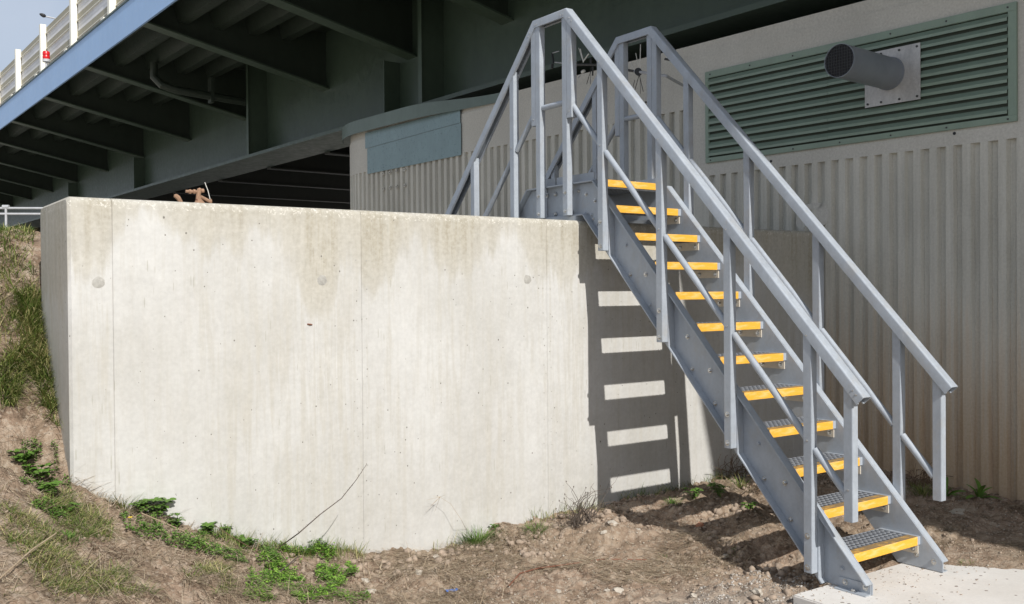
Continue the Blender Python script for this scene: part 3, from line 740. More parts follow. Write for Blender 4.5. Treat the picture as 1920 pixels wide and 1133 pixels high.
# posts
PW = .05
def post(y, zb, zt0, zt1, side, nm='post'):
    """square post; zt0/zt1 top heights at its front and back"""
    x0, x1 = (-.135, -.087) if side < 0 else (W+.087, W+.135)
    b = MB().prism([(y, zb), (y+PW, zb), (y+PW, zt1), (y, zt0)], x0, x1)
    return b.build(nm, GREY, stair, bevel=.002)
RC = .965-.045                   # underside line of the handrail above K*y
rail_und = lambda y: K*y + .980 - .070
YP0, YP1 = -.012, .285           # the two platform posts
YCR = .1725
fr_posts = [-1.973, -1.439, -.906, -.373]
bk_posts = [.600, 1.125, 1.655, 2.185]
FLATZ = .915
for side in (-1, 1):
    def X(a): return a if side < 0 else W-a
    for y in fr_posts:
        post(y, K*y-.281, rail_und(y), rail_und(y+PW), side)
        # packer inside the channel
        poly = [(y-.004, K*(y-.004)+CB+.012), (y+PW+.004, K*(y+PW+.004)+CB+.012), (y+PW+.004, K*(y+PW)+CT-.012), (y-.004, K*(y-.004)+CT-.014)]
        MB().prism(poly, X(-.0365), X(-.0868)).build('packer', GREY, stair)
        for dz in (.030, .190): bolt(X(-.135), y+PW/2, K*y-.281+dz, -1 if side < 0 else 1)
        bolt(X(-.135), y+PW/2, K*y+.40, -1 if side < 0 else 1, RIV, 'rivet'); bolt(X(-.1395), y+PW/2, rail_und(y)+.03, -1 if side < 0 else 1, RIV, 'rivet')
    for y in bk_posts:
        ym = 2*YCR-y
        post(y, K*(ym-PW)-.281, K*ym+.928, K*(ym-PW)+.928, side)
        bolt(X(-.135), y+PW/2, K*(ym-PW)+.43, -1 if side < 0 else 1, RIV, 'rivet')
    # end post hangs from the rail and stops short
    post(-2.213, -2.088, rail_und(-2.213), rail_und(-2.163), side)
    bolt(X(-.135), -2.19, -1.93, -1 if side < 0 else 1, RIV, 'rivet')
    post(YP0, PB+.004, FLATZ, FLATZ, side); post(YP1, PB+.004, FLATZ, FLATZ, side)
    post(YP0-PW-.0005, .225, rail_und(YP0-PW), FLATZ-.001, side); post(YP1+PW+.0005, .225, FLATZ-.001, rail_und(2*YCR-YP1-2*PW), side)
    for y in (YP0, YP1):
        for dz in (.035, .16): bolt(X(-.135), y+PW/2, PB+dz, -1 if side < 0 else 1)
    for y0, z0 in ((YP0-.0255, .27), (YP1+.076, .27)): bolt(X(-.135), y0, z0, -1 if side < 0 else 1, RIV, 'rivet')
    for dy, dz in ((.06,-.262), (-.02,-.262), (-.10,-.29), (.06,-.40), (-.085,-.42), (-.155,-.43), (-.19,-.34)):
        bolt(X(-.042), dy, dz, -1 if side < 0 else 1, BOLT if rnd.random() < .5 else BOLTG)
    for dy, dz in ((.235,-.262), (.33,-.262), (.41,-.29), (.235,-.40), (.395,-.40)):
        bolt(X(-.042), dy, dz, -1 if side < 0 else 1, BOLT)
    # handrail: open channel with rounded shoulders, swept along the run
    x0, x1 = -.141, -.075; H_ = .056; t = .005; r = .009
    prof = []
    def arc(cx, cz_, rr, a0, a1): return [(cx+rr*math.cos(a), cz_+rr*math.sin(a)) for a in np.linspace(a0, a1, 5)]
    outer = [(x0+.016, -H_), (x0, -H_)] + arc(x0+r, -r, r, math.pi, math.pi/2) + arc(x1-r, -r, r, math.pi/2, 0) + [(x1, -H_), (x1-.016, -H_)]
    inner = [(x1-.016, -H_+t), (x1-t, -H_+t)] + arc(x1-r, -r, r-t, 0, math.pi/2) + arc(x0+r, -r, r-t, math.pi/2, math.pi) + [(x0+t, -H_+t), (x0+.016, -H_+t)]
    prof = outer+inner; n = len(prof)
    yc0, yc1 = -.014, .359; zt = K*yc0+.980
    path = [(-2.282, K*-2.282+.980), (yc0, zt), (yc1, zt), (2.62, zt-K*(2.62-yc1))]
    def section(a, b, nm):
        bb = MB()
        for i in range(a, b+1):
            p = Vector(path[i]); d0 = (Vector(path[i])-Vector(path[i-1])).normalized() if i > 0 else None
            d1 = (Vector(path[i+1])-Vector(path[i])).normalized() if i < len(path)-1 else None
            d = (d0+d1).normalized() if d0 is not None and d1 is not None else (d0 if d0 is not None else d1)
            nn = Vector((-d.y, d.x)); sc_ = 1/max(.5, nn.dot(Vector((-(d1 or d0).y, (d1 or d0).x))))
            for (px_, pz_) in prof: q = p+nn*pz_*sc_; bb.v.append((X(px_), q.x, q.y))
        m_ = b-a+1
        for i in range(m_-1):
            for k in range(n): bb.f.append((i*n+k, i*n+(k+1) % n, (i+1)*n+(k+1) % n, (i+1)*n+k))
        bb.f.append(tuple(range(n))); bb.f.append(tuple((m_-1)*n+k for k in range(n)))
        return bb.build(nm, GREY, stair, smooth=True)
    section(0, 3, 'handrail')
    for (y, z) in ((yc0-.06,.865), (yc0-.035,.89), (yc0+.03,.928), (yc0+.055,.928), (yc1-.05,.928), (yc1-.03,.928), (yc1+.03,.885), (yc1+.05,.865), (-2.24,-1.455), (-2.22,-1.435)):
        bolt(X(-.1395), y, z, -1 if side < 0 else 1, RIV, 'rivet')
    # mid rails, one tube per bay
    xm = X(-.106); zm = lambda y: .355+K*y
    seq = [(-2.163, fr_posts[0])] + [(fr_posts[i]+PW, fr_posts[i+1]) for i in range(3)] + [(fr_posts[3]+PW, YP0-.001)]
    for a, b_ in seq:
        MB().tube((xm, a+.001, zm(a)), (xm, b_-.001, zm(b_)), .0195, 16).build('mid_rail', GREY, stair, smooth=True)
    MB().tube((xm, YP0+PW+.001, zm(YP0)), (xm, YP1-.001, zm(YP0)), .0195, 16).build('mid_rail', GREY, stair, smooth=True)
    zb2 = lambda y: .355+K*(2*YCR-y)
    seq = [(YP1+PW+.001, bk_posts[0])] + [(bk_posts[i]+PW, bk_posts[i+1]) for i in range(3)]
    for a, b_ in seq:
        MB().tube((xm, a+.001, zb2(a)), (xm, b_-.001, zb2(b_)), .0195, 16).build('mid_rail', GREY, stair, smooth=True)
    # foot cleat on the slab
    xc = X(-.036) if side < 0 else X(-.036)
    sgn = -1 if side < 0 else 1
    b = MB(); b.box(*sorted((xc+sgn*.0005, xc+sgn*.048)), yf+.006, yf+.19, PADZ+.0005, PADZ+.007); b.box(*sorted((xc+sgn*.0005, xc+sgn*.006)), yf+.006, yf+.19, PADZ+.0072, PADZ+.055)
    b.build('foot_cleat', GREY, stair)
    for dy in (.035, .15): bolt(xc+sgn*.006, yf+dy, PADZ+.034, sgn)
    o = link('bolt', BOLT, stair, (xc+sgn*.028, yf+.09, PADZ+.0072), (0, math.pi/2, 0))
    bolt(X(-.028) if side < 0 else W+.028, yf+.05, PADZ+.05, 1 if side < 0 else -1)
    bolt(X(-.028) if side < 0 else W+.028, yf+.15, PADZ+.07, 1 if side < 0 else -1)

# ------------------------------------------------------------------ tube railing up on the bank
q = CAM + ray(11, 388)*24
tr = thing('tube_railing', 'galvanised tube railing standing on the grassy bank behind the wall', 'railing', (q.x, q.y, -.45))
ax = Vector((math.cos(-.62), math.sin(-.62), 0)); zt_ = q.z+.45
for z in (zt_, zt_-.125): MB().tube(-ax*3+Vector((0,0,z)), ax*3.2+Vector((0,0,z-.06)), .024, 8).build('rail', GALV, tr, smooth=True)
for s_ in (-1.9, 0, 1.9):
    MB().tube(ax*s_+Vector((0,0,-.3)), ax*s_+Vector((0,0,zt_)), .026, 8).build('post', GALV, tr, smooth=True)
    MB().path([ax*s_-ax*.07+Vector((0,0,zt_)), ax*s_+ax*.07+Vector((0,0,zt_))], .042, 10).build('clamp', GALV, tr, smooth=True)

# ------------------------------------------------------------------ rusty valve behind the wall top
vx, vy = -2.60, .30
vv = thing('rusty_valve', 'rusty pipe valve with lever and bolt sticking up behind the wall top', 'valve', (vx, vy, WT))
def VV(px, py):
    d = ray(px, py); p = CAM + d*((vy-CAM.y)/d.y); return p-Vector((vx, vy, WT))
MB().path([VV(374,390), VV(374,380), VV(373,373), VV(373,366), VV(373,360)], [.045,.028,.014,.010,.012], 10).build('body', RUSTV, vv, smooth=True)
MB().path([VV(371,375), VV(372,364), VV(374,356), VV(376,354)], [.012,.012,.014,.008], 10).build('bonnet', RUSTV, vv, smooth=True)
MB().path([VV(348,359), VV(372,360)], .0085, 8).build('spindle', RUSTV, vv, smooth=True)
for px in (356, 364): MB().path([VV(px-2,359.5), VV(px+2,359.5)], .0135, 6).build('nut', RUSTV, vv)
MB().path([VV(377,358), VV(382,358)], .012, 8).build('nut', RUSTV, vv)
MB().path([VV(376,369), VV(393,378), VV(396,378)], [.010,.010,.016], 8).build('lever', RUSTV, vv, smooth=True)
MB().path([VV(342,384), VV(337,376), VV(334,371), VV(329,367), VV(328,364.5)], [.010,.013,.014,.013,.006], 8).build('elbow', RUSTV, vv, smooth=True)
MB().path([VV(394,374), VV(390,358), VV(384,342)], .0022, 5).build('wire', WHITE, vv)
MB().path([VV(368,378), VV(376,377)], .016, 8).build('seal_ring', RUST, vv)
MB().path([VV(352,392), VV(400,396)], .035, 10).build('pipe', RUSTV, vv, smooth=True)

# ------------------------------------------------------------------ vegetation
def blades(name, P, L, wd, lean, mat, parent=None, dirs=None, curl=.6, seg=3):
    """P (n,3) roots, L lengths"""
    n = len(P); a = rs.uniform(0, 2*math.pi, n) if dirs is None else dirs
    D = np.stack([np.cos(a), np.sin(a), np.zeros(n)], -1); S = np.stack([-np.sin(a), np.cos(a), np.zeros(n)], -1)
    tw = rs.uniform(-.6, .6, n)[:, None]; S = S*np.cos(tw)+D*np.sin(tw)
    le = lean if hasattr(lean, '__len__') else np.full(n, lean)
    V = []; 
    for k in range(seg+1):
        t = k/seg; ang = le+curl*t*rs.uniform(.5, 1.5, n)
        if k == 0: c = P.copy()
        else: c = c + (D*np.sin(ang)[:, None] + np.array([0,0,1.])*np.cos(ang)[:, None])*(L/seg)[:, None]
        w = wd*(1-t**1.6)*.5+.0002
        w = w if hasattr(w, '__len__') else np.full(n, w)
        V.append(c-S*w[:, None]); V.append(c+S*w[:, None])
    V = np.stack(V, 1).reshape(-1, 3); m_ = 2*(seg+1)
    Fq = np.concatenate([np.stack([np.arange(n)*m_+2*k, np.arange(n)*m_+2*k+1, np.arange(n)*m_+2*k+3, np.arange(n)*m_+2*k+2], -1) for k in range(seg)])
    return npmesh(name, V, Fq, mat, parent)
def onground(X, Y, lift=0): return np.stack([X, Y, height(X, Y)+lift], -1)
def gpoly(pix):  # world polygon of a photographed ground outline
    return [(p.x, p.y) for p in (G(*q) for q in pix)]
def inside(poly, X, Y):
    r = np.zeros(len(X), bool); n = len(poly)
    for i in range(n):
        (x1, y1), (x2, y2) = poly[i], poly[(i+1) % n]
        c = ((y1 > Y) != (y2 > Y)) & (X < (x2-x1)*(Y-y1)/((y2-y1) or 1e-9)+x1); r ^= c
    return r
def scatter(poly, n):
    xs_ = [p[0] for p in poly]; ys_ = [p[1] for p in poly]
    X = rs.uniform(min(xs_), max(xs_), n*4); Y = rs.uniform(min(ys_), max(ys_), n*4)
    k = inside(poly, X, Y); X, Y = X[k][:n], Y[k][:n]
    k = ~((Y > YW-.01) & (Y < WYB+.01) & (X > WX0-.01)); return X[k], Y[k]
# bank: everything left of the wall end, from the foot up to the crest
bank = [(-4.4,-1.6), (-3.30,-.35), (-3.275,-.05), (-3.275,.65), (-3.3,1.9), (-6.5,2.6), (-6.5,-.2)]
XX = []; YY = []
bankA = [(-3.272,.30), (-3.272,.72), (-3.1,1.9), (-4.6,2.1), (-4.3,.7)]
for poly, nn_, th in ((bankA, 15000, -.22), (gpoly([(35,560),(84,560),(92,640),(112,770),(125,860),(100,880),(60,800),(0,770),(0,690),(45,650)]), 9000, -.02), (bank, 14000, .12)):
    X, Y = scatter(poly, nn_); den = vnoise(X*2.6, Y*2.6, 21)+.5*vnoise(X*8, Y*8, 22); k = den > th; XX.append(X[k]); YY.append(Y[k])
X = np.concatenate(XX); Y = np.concatenate(YY); n = len(X)
o = blades('bank_grass', onground(X, Y, -.004), rs.uniform(.06, .17, n)*np.clip(1.5-.75*Y, .45, 1), rs.uniform(.002, .0045, n), rs.uniform(.1, 1.1, n), GRASS, curl=.9)
tag(o, 'long mixed green and dry grass over the left bank', 'grass'); o['kind'] = 'stuff'
# flattened straw over all the soil
allg = [(-4.4,-2.2), (-1.6,-3.2), (.6,-2.7), (2.5,-2.0), (2.5,-.12), (-3.2,-.12), (-3.3,1.2), (-4.4,1.2)]
X, Y = scatter(allg, 95000)
w = vnoise(X*1.7, Y*1.7, 31)+.5*vnoise(X*6, Y*6, 32)-.16*np.clip(X+2.4, -1.2, 3)
k = (w > -.16) & ~((X > -.36) & (Y < -1.99) & (X < .9)); X, Y = X[k], Y[k]; n = len(X)
base_dir = 2*math.pi*(vnoise(X*1.3, Y*1.3, 33)+.5)+rs.uniform(-1, 1, n)
o = blades('dry_straw', onground(X, Y, .004), rs.uniform(.03, .20, n), rs.uniform(.0012, .0034, n), rs.uniform(1.15, 1.6, n), STRAW, dirs=base_dir, curl=.15)
tag(o, 'flattened dry straw and dead grass strewn over the brown soil', 'straw'); o['kind'] = 'stuff'
X, Y = scatter([(-4.4,-2.2), (-1.9,-2.4), (-1.2,-.9), (-1.6,-.2), (-3.2,-.12), (-3.3,.6), (-4.4,.9)], 4500); n = len(X)
o = blades('loose_stalks', onground(X, Y, .008), rs.uniform(.08, .30, n), rs.uniform(.0012, .0028, n), rs.uniform(.95, 1.5, n), STRAW, curl=.5, seg=4)
tag(o, 'longer loose dry stalks tangled over the bank and its foot', 'straw'); o['kind'] = 'stuff'
# thin green sprouts in the straw
X, Y = scatter(gpoly([(10,1125),(10,960),(120,930),(240,985),(470,1040),(440,1090),(430,1128)]), 22000)
k = vnoise(X*3, Y*3, 41)+.4*vnoise(X*9, Y*9, 42) > -.06; X, Y = X[k], Y[k]; n = len(X)
o = blades('low_grass', onground(X, Y, -.003), rs.uniform(.02, .09, n), rs.uniform(.0015, .003, n), rs.uniform(.4, 1.4, n), GRASS, curl=.6)
tag(o, 'sparse short green grass in the soil at the foot of the bank', 'grass'); o['kind'] = 'stuff'
# grass fringe along the foot of the wall
P_ = []
for (xa, xb, dn) in ((-3.05,-2.4,900), (-2.4,-1.75,800), (-1.5,-.2,260), (-.2,1.0,420), (1.0,2.45,500)):
    x = rs.uniform(xa, xb, dn); y = YW-.012-np.abs(rs.normal(0, .045, dn)); kk = vnoise(x*6, y*6, 51) > -.08; P_.append(np.stack([x[kk], y[kk]], -1))
P_ = np.concatenate(P_); n = len(P_)
o = blades('fringe_grass', onground(P_[:,0], P_[:,1], -.003), rs.uniform(.03, .13, n), rs.uniform(.0014, .003, n), rs.uniform(.0, .6, n), GRASS, curl=.7)
tag(o, 'fringe of thin grass along the foot of the flood wall', 'grass'); o['kind'] = 'stuff'
# tufts one can count
def tuft(px, py, n, r, l, mat, label, grp=None):
    p = G(px, py); t = rs.normal(0, r, (n, 2)); a = np.arctan2(t[:,1], t[:,0])
    X = p.x+t[:,0]*.8; Y = np.minimum(p.y+t[:,1]*.6, YW-.006) if p.y < YW+.1 else p.y+t[:,1]*.6
    le = np.clip(np.hypot(t[:,0], t[:,1])/r*.35, 0, 1.1)
    P = onground(X, Y, -.005)-np.array(p)
    o = blades('grass_tuft', P, rs.uniform(.5, 1.2, n)*l, rs.uniform(.0018, .0036, n), le, mat, dirs=a+rs.uniform(-.5, .5, n), curl=.8)
    o.location = p; tag(o, label, 'grass tuft', 'grass tufts by the wall'); return o
tuft(895,1028,300,.055,.13,GRASSG,'thick green grass tuft against the middle of the wall foot')
tuft(1005,1003,160,.06,.07,GRASSG,'low grass tuft just left of the twiggy dead weed')
tuft(232,955,240,.045,.11,GRASS,'yellowish grass tuft at the left end of the wall foot')
tuft(372,1022,220,.05,.07,GRASS,'grass tuft between the two leafy spurges')
tuft(1262,952,120,.035,.07,GRASSG,'broad grass tuft below the lowest light strip on the wall')
tuft(1370,1040,60,.03,.035,FERN,'tiny green tuft in the soil left of the stair foot')
tuft(130,1020,160,.03,.05,GRASSG,'small green tuft on bare soil in the lower left corner')
tuft(1245,1045,50,.03,.03,GRASSG,'tiny green tuft on the stony soil beside the rusty rod')
tuft(1390,918,120,.05,.12,GRASS,'shaded grass tuft at the wall foot behind the stair')
tuft(60,600,320,.045,.14,GRASSG,'lush green tuft beside the left end of the wall, halfway up')
tuft(1730,930,260,.07,.10,GRASS,'dark shaded tuft between the stair and the fluted wall')
tuft(1815,1060,40,.03,.03,GRASS,'tiny dry tuft on sunlit soil beyond the slab corner')

def leaf_mesh(mat, l=.03, w=.016, cup=.2, n=4):
    b = MB(); rows = [(0,.08),(.25,.55),(.55,.95),(.8,.85),(.95,.45),(1,.05)]
    for t, ww in rows:
        z = .12*l*math.sin(t*3)-.25*l*t*t*cup*2
        b.v += [(-w*ww*.5, t*l, z+.1*w*ww), (0, t*l, z), (w*ww*.5, t*l, z+.1*w*ww)]
    for i in range(len(rows)-1):
        o = i*3; b.f += [(o,o+1,o+4,o+3), (o+1,o+2,o+5,o+4)]
    me = b.mesh('leaf', mat); shade(me, 60); return me
LF1 = leaf_mesh(LEAF, .032, .019); LF2 = leaf_mesh(LEAF, .045, .022); LF3 = leaf_mesh(FERN, .022, .010); LFD = leaf_mesh(LEAF, .15, .034, .5)
def rosette(parent, c, up, n, me, tilt, s):
    for k in range(n):
        a = k*2.399+rnd.uniform(-.3, .3)
        o = link('leaf', me, parent, c, (rnd.uniform(.7, 1.3)*tilt, rnd.uniform(-.3, .3), a)); o.scale = (s*rnd.uniform(.8, 1.2),)*3
def leafy(px, py, stems, hgt, me, label, per=7, spread=.05, sz=1.0, name='leafy_weed'):
    p = G(px, py); t = thing(name, label, 'weed', p, rnd.uniform(0, 6), 'leafy weeds near the wall')
    b = MB(); tips = []
    for k in range(stems):
        a = rnd.uniform(0, 6.28); r = spread*rnd.uniform(.2, 1); hh = hgt*rnd.uniform(.5, 1)
        e = Vector((r*math.cos(a), r*math.sin(a), hh)); b.path([(0,0,-.02), (e.x*.4, e.y*.4, hh*.5), e], [.002,.0018,.0013], 5); tips.append(e)
    b.build('stem', LEAF, t)
    for e in tips:
        rosette(t, e, None, per, me, .35, sz)
        for q in (.45, .7): rosette(t, (e.x*q*.9, e.y*q*.9, e.z*q), None, 3, me, .1, sz*.9)
    return t
leafy(292,978,6,.10,LF2,'tall green spurge with round leaf whorls against the wall, near the yellow flower',8,.06)
leafy(335,992,4,.07,LF2,'spurge of smaller leaf whorls right of the tallest one',7,.05,.8)
leafy(425,1012,5,.07,LF2,'green spurge at the wall foot left of the long thorny stem',7,.06,.9)
leafy(70,905,7,.06,LF2,'broad leaved weed clump on the bank beside the wall corner, upper one',6,.08,.9)
leafy(92,938,5,.05,LF2,'broad leaved weed clump on the bank just below its larger neighbour',6,.05,1.0)
leafy(125,968,4,.03,LF1,'small weed on bare soil below the wall corner',6,.05,.9)
leafy(1300,940,6,.07,LF2,'leafy weed in the shade at the wall foot, left of its taller neighbour',6,.07,.8)
leafy(1350,935,7,.08,LF2,'taller leafy weed at the wall foot where the light strip ends',6,.08,.8)
leafy(1405,968,5,.03,LF1,'low dark herb on the soil in front of the shaded wall',6,.06,.8)
leafy(930,1010,3,.03,LF1,'small sprout on the grass tussock at the middle of the wall',5,.03,.7)
leafy(262,968,5,.06,LF2,'spurge shoots at the wall foot between the yellowish tuft and the tallest spurge',7,.05,.85)
leafy(385,1008,5,.05,LF2,'low spurge just left of the one by the thorny stem',7,.05,.8)
leafy(465,1035,5,.05,LF2,'bushy weed at the base of the thorny stem',7,.06,.85)
leafy(45,880,6,.05,LF2,'broad leaved weed at the left edge of the bank, above the others',6,.07,.9)
# dock plants by the fluted wall
for px, py, s_, lb in ((1775,935,1.0,'dark strap leaved plant in front of the fluted wall, left of its twin'), (1835,940,1.05,'dark strap leaved plant in front of the fluted wall, nearest the right edge')):
    p = G(px, py); t = thing('dock_plant', lb, 'plant', p, rnd.uniform(0, 6), 'strap leaved plants by the fluted wall')
    for k in range(11):
        a = k*2.399; o = link('leaf', LFD, t, (0,0,0), (rnd.uniform(.2, 1.15), rnd.uniform(-.3,.3), a)); o.scale = (s_*rnd.uniform(.7, 1.1),)*3
# bright feathery herb mat and clover-like weeds
def weed_mat(name, poly, n, l0, l1, hmax, th, mat, label, seed):
    X, Y = scatter(poly, n)
    k = vnoise(X*9, Y*9, seed)+.5*vnoise(X*22, Y*22, seed+1) > th; X, Y = X[k], Y[k]; n = len(X)
    hh = .012+hmax*np.clip(vnoise(X*6, Y*6, seed+2)+.6, 0, 1)
    c = onground(X, Y, 0); c[:,2] += hh*rs.uniform(.3, 1, n)
    a = rs.uniform(0, 6.28, n); L = rs.uniform(l0, l1, n); ti = rs.uniform(-.3, .8, n)
    D = np.stack([np.cos(a)*np.cos(ti), np.sin(a)*np.cos(ti), np.sin(ti)], -1)*L[:,None]; S = np.stack([-np.sin(a), np.cos(a), rs.uniform(-.3,.3,n)], -1)*(L*.38)[:,None]
    V = np.stack([c, c+D*.5+S, c+D, c+D*.5-S], 1).reshape(-1, 3)
    o = npmesh(name, V, np.arange(4*n).reshape(-1, 4), mat); tag(o, label, 'ground cover'); o['kind'] = 'stuff'
weed_mat('feathery_herb', gpoly([(455,1130),(475,1065),(530,1042),(600,1036),(650,1070),(680,1105),(695,1130)]), 17000, .007, .017, .055, -.10, FERN, 'mat of bright green feathery herb in the foreground left of the clods', 61)
weed_mat('clover_mat', gpoly([(225,975),(300,985),(380,1010),(480,1035),(560,1042),(520,1075),(420,1060),(330,1035),(240,1010)]), 6000, .008, .018, .05, .02, LEAF, 'low broad leaved weeds along the left half of the wall foot', 81)
weed_mat('bank_weeds', gpoly([(40,840),(110,850),(130,900),(140,990),(70,980),(35,900)]), 4500, .007, .016, .04, .10, LEAF, 'low green weeds on the bank beside the wall corner', 91)
# yellow flower
p = G(243, 998); t = thing('yellow_flower', 'single small yellow dandelion like flower low on the left', 'flower', p)
MB().path([(0,0,-.01),(.003,0,.03),(.004,0,.045)], .0014, 5).build('stem', LEAF, t)
b = MB()
for k in range(16):
    a = k*math.pi/8; r = .011; b.add([(.004,0,.044), (.004+r*math.cos(a-.15), r*math.sin(a-.15), .049), (.004+r*1.1*math.cos(a), r*1.1*math.sin(a), .050), (.004+r*math.cos(a+.15), r*math.sin(a+.15), .049)], [(0,1,2,3)])
b.build('petals', PETAL, t, fix=False)

# stems, twigs and straws
def wallpt(px, py, off=.02):
    d = ray(px, py); return CAM + d*((YW-off-CAM.y)/d.y)
p = G(518, 1038); tp = [p, wallpt(560,1000,.40), wallpt(600,965,.45), wallpt(640,935,.47), wallpt(668,900,.5), wallpt(688,870,.5)]
t = thing('thorny_stem', 'long bare thorny stem leaning up across the pale wall', 'stem', p)
b = MB().path([q-p for q in tp], [.0035,.003,.0026,.0022,.0018,.001], 6)
for i in range(34):
    u = rnd.uniform(.3, 5)-.001; i0 = min(int(u), 4); c = tp[i0].lerp(tp[i0+1], u-i0)-p
    b.path([c, c+Vector((rnd.uniform(-.012,.012), rnd.uniform(-.01,.01), rnd.uniform(.0,.014)))], [.0012,.0003], 4)
b.build('stem', TWIG, t)
p = G(480, 1128); t = tag(MB().path([(0,0,0), G(520,1093,.03)-p, G(560,1060,.05)-p], [.004,.004,.003], 6).build('fallen_twig', TWIG, loc=p), 'dark twig lying over the green herb patch', 'twig')
p = G(490, 1048); t = tag(MB().path([(0,0,0), wallpt(440,1010,.2)-p, wallpt(402,985,.12)-p], [.003,.0025,.0015], 6).build('dry_stalk', STEM, loc=p), 'short dry stalk leaning on the wall left of the thorny stem', 'stalk')
p = G(440, 1058)
tag(MB().path([(0,0,.01), G(360,1022,.04)-p, G(265,992,.06)-p], .0024, 6).build('dry_stalk', STRAW, loc=p), 'long pale dry stalk lying from the yellow flower to the right', 'stalk')
p = G(0, 1108)
tag(MB().path([(0,0,.02), G(60,1065,.05)-p, G(106,1034,.06)-p], .003, 6).build('dry_stalk', STRAW, loc=p), 'pale straw stalk in the lower left corner of the bank', 'stalk')
# dry grass head by the wall
p = G(880, 1010); t = thing('dry_grass_stem', 'single bent dry grass head in front of the middle of the wall', 'grass', p)
b = MB().path([(0,0,0), wallpt(865,975,.12)-p, wallpt(845,945,.10)-p, wallpt(825,932,.09)-p], [.0012,.001,.0009,.0007], 5)
for e in ((800,938),(808,948),(798,960),(815,960),(835,928),(812,930)): b.path([wallpt(825,932,.09)-p, wallpt(*e,.08)-p], [.001,.0004], 4)
b.build('stem', STRAW, t)
# dead twiggy weed at the wall
p = G(1085, 992); t = thing('dead_weed', 'tangled brown twiggy dead weed where the stair shadow begins on the wall', 'weed', p)
b = MB()
for k in range(60):
    a = rnd.uniform(-1.2, 1.2); q = Vector((rnd.uniform(-.05,.1), rnd.uniform(-.04,.03), -.01)); pts = [q.copy()]; d = Vector((math.sin(a)*.8, -.12+rnd.uniform(-.2,.2), 1)).normalized()
    for s_ in range(rnd.randint(3, 7)):
        q = q+d*rnd.uniform(.03, .065); pts.append(q.copy()); d = (d+Vector((rnd.uniform(-.55,.55), rnd.uniform(-.35,.3), rnd.uniform(-.6,.35)))).normalized()
        if q.y > .02: q.y = .02
    b.path(pts, [.0026*(1-.75*i/len(pts)) for i in range(len(pts))], 4)
    if rnd.random() < .5: b.path([q, q+Vector((.004,0,.006)), q+Vector((.0,0,.012))], [.001,.004,.001], 5)
for e in (((1075,985),(1058,955),(1063,930)), ((1110,985),(1125,950),(1148,890)), ((1060,990),(1045,965),(1050,945))): b.path([wallpt(*e[0],.1)-p, wallpt(*e[1],.08)-p, wallpt(*e[2],.06)-p], [.0018,.0014,.0006], 4)
o = b.build('twigs', TWIG, t); o['kind'] = 'stuff'
# brown dead bracken between stair and building
for px, py, lb in ((1720,915,'brown dead bracken against the fluted wall behind the stair'), (1440,925,'brown dead stems in the shaded corner behind the lower treads'), (1375,900,'dead bracken at the wall foot behind the stringer')):
    p = G(px, py); b = MB()
    for k in range(40):
        q = Vector((rnd.uniform(-.14,.14), rnd.uniform(-.05,.03), 0)); pts = [q.copy()]; d = Vector((rnd.uniform(-.6,.6), rnd.uniform(-.3,.1), 1)).normalized()
        for s_ in range(5): q = q+d*rnd.uniform(.02, .06); pts.append(q.copy()); d = (d+Vector((rnd.uniform(-.7,.7), rnd.uniform(-.3,.2), rnd.uniform(-.8,.2)))).normalized()
        b.path(pts, .002, 4)
    tag(b.build('dead_bracken', STEM, loc=p), lb, 'dead weed', 'dead weeds in the shade')
# rusty reinforcing rod
p = G(955, 1107); pts = [G(q, r_, .012)-p for q, r_ in ((955,1107),(975,1085),(1010,1072),(1060,1066),(1130,1060),(1212,1050))]
tag(MB().path(pts, .0042, 6).build('rusty_rod', RUST, loc=p, smooth=True), 'thin rusty rod lying on the soil, bent at its left end', 'rod')
# blue litter
p = G(848, 1114, .012)
b = MB()
for i in range(5):
    x = -.035+i*.0175; b.v += [(x, -.008+.004*math.sin(i*2), .004*math.sin(i*1.7)), (x, .01+.003*math.cos(i*3), .006+.003*math.cos(i))]
    if i: o = i*2; b.f.append((o-2, o-1, o+1, o))
tag(b.build('plastic_scrap', BLUEL, loc=p, fix=False), 'scrap of blue and white plastic on the soil at the bottom', 'litter')

# stones
def stone_mesh(seed, sub=2, sharp=.35):
    bm = bmesh.new(); bmesh.ops.create_icosphere(bm, subdivisions=sub, radius=1)
    for v in bm.verts:
        nz = mnoise.noise(v.co*1.3+Vector((seed*7.3, seed, 0))); v.co *= 1+nz*sharp*1.6
        v.co.z *= .62
    me = bpy.data.meshes.new('stone'); bm.to_mesh(me); bm.free(); me.materials.append(STONE); return me
SM = [stone_mesh(i) for i in range(5)]
named = [(1162,1113,.032,'grey rounded stone at the bottom right of the rusty rod'), (1150,1002,.030,'white block of stone in front of the dead weed'), (1133,1012,.018,'small white stone left below the white block'),
         (683,1093,.028,'pale flat stone left of the blue scrap'), (784,1090,.026,'cream stone above the blue scrap'), (816,1052,.022,'upright cream stone below the grass tuft'),
         (693,1116,.026,'white flat stone beside the green herb mat'), (1047,1108,.022,'flat pale stone under the rusty rod'), (1138,1118,.014,'small pale stone left of the grey rounded one'),
         (1300,1124,.02,'pale flat stone near the bottom, left of the slab'), (1198,998,.018,'grey stone at the edge of the stair shadow'), (1360,1045,.022,'pale stone left of the small green tuft'), (1420,1120,.03,'grey stone close to the slab corner'),
         (1880,1100,.0,'')]
for i, (px, py, r, lb) in enumerate(named):
    if r == 0: continue
    p = G(px, py); o = link('stone', SM[i % 5], None, p+Vector((0,0,r*.02)), (rnd.uniform(-.3,.3), rnd.uniform(-.3,.3), rnd.uniform(0,6))); o.scale = (r*1.15, r*.9, r)
    tag(o, lb, 'stone', 'stones on the soil')
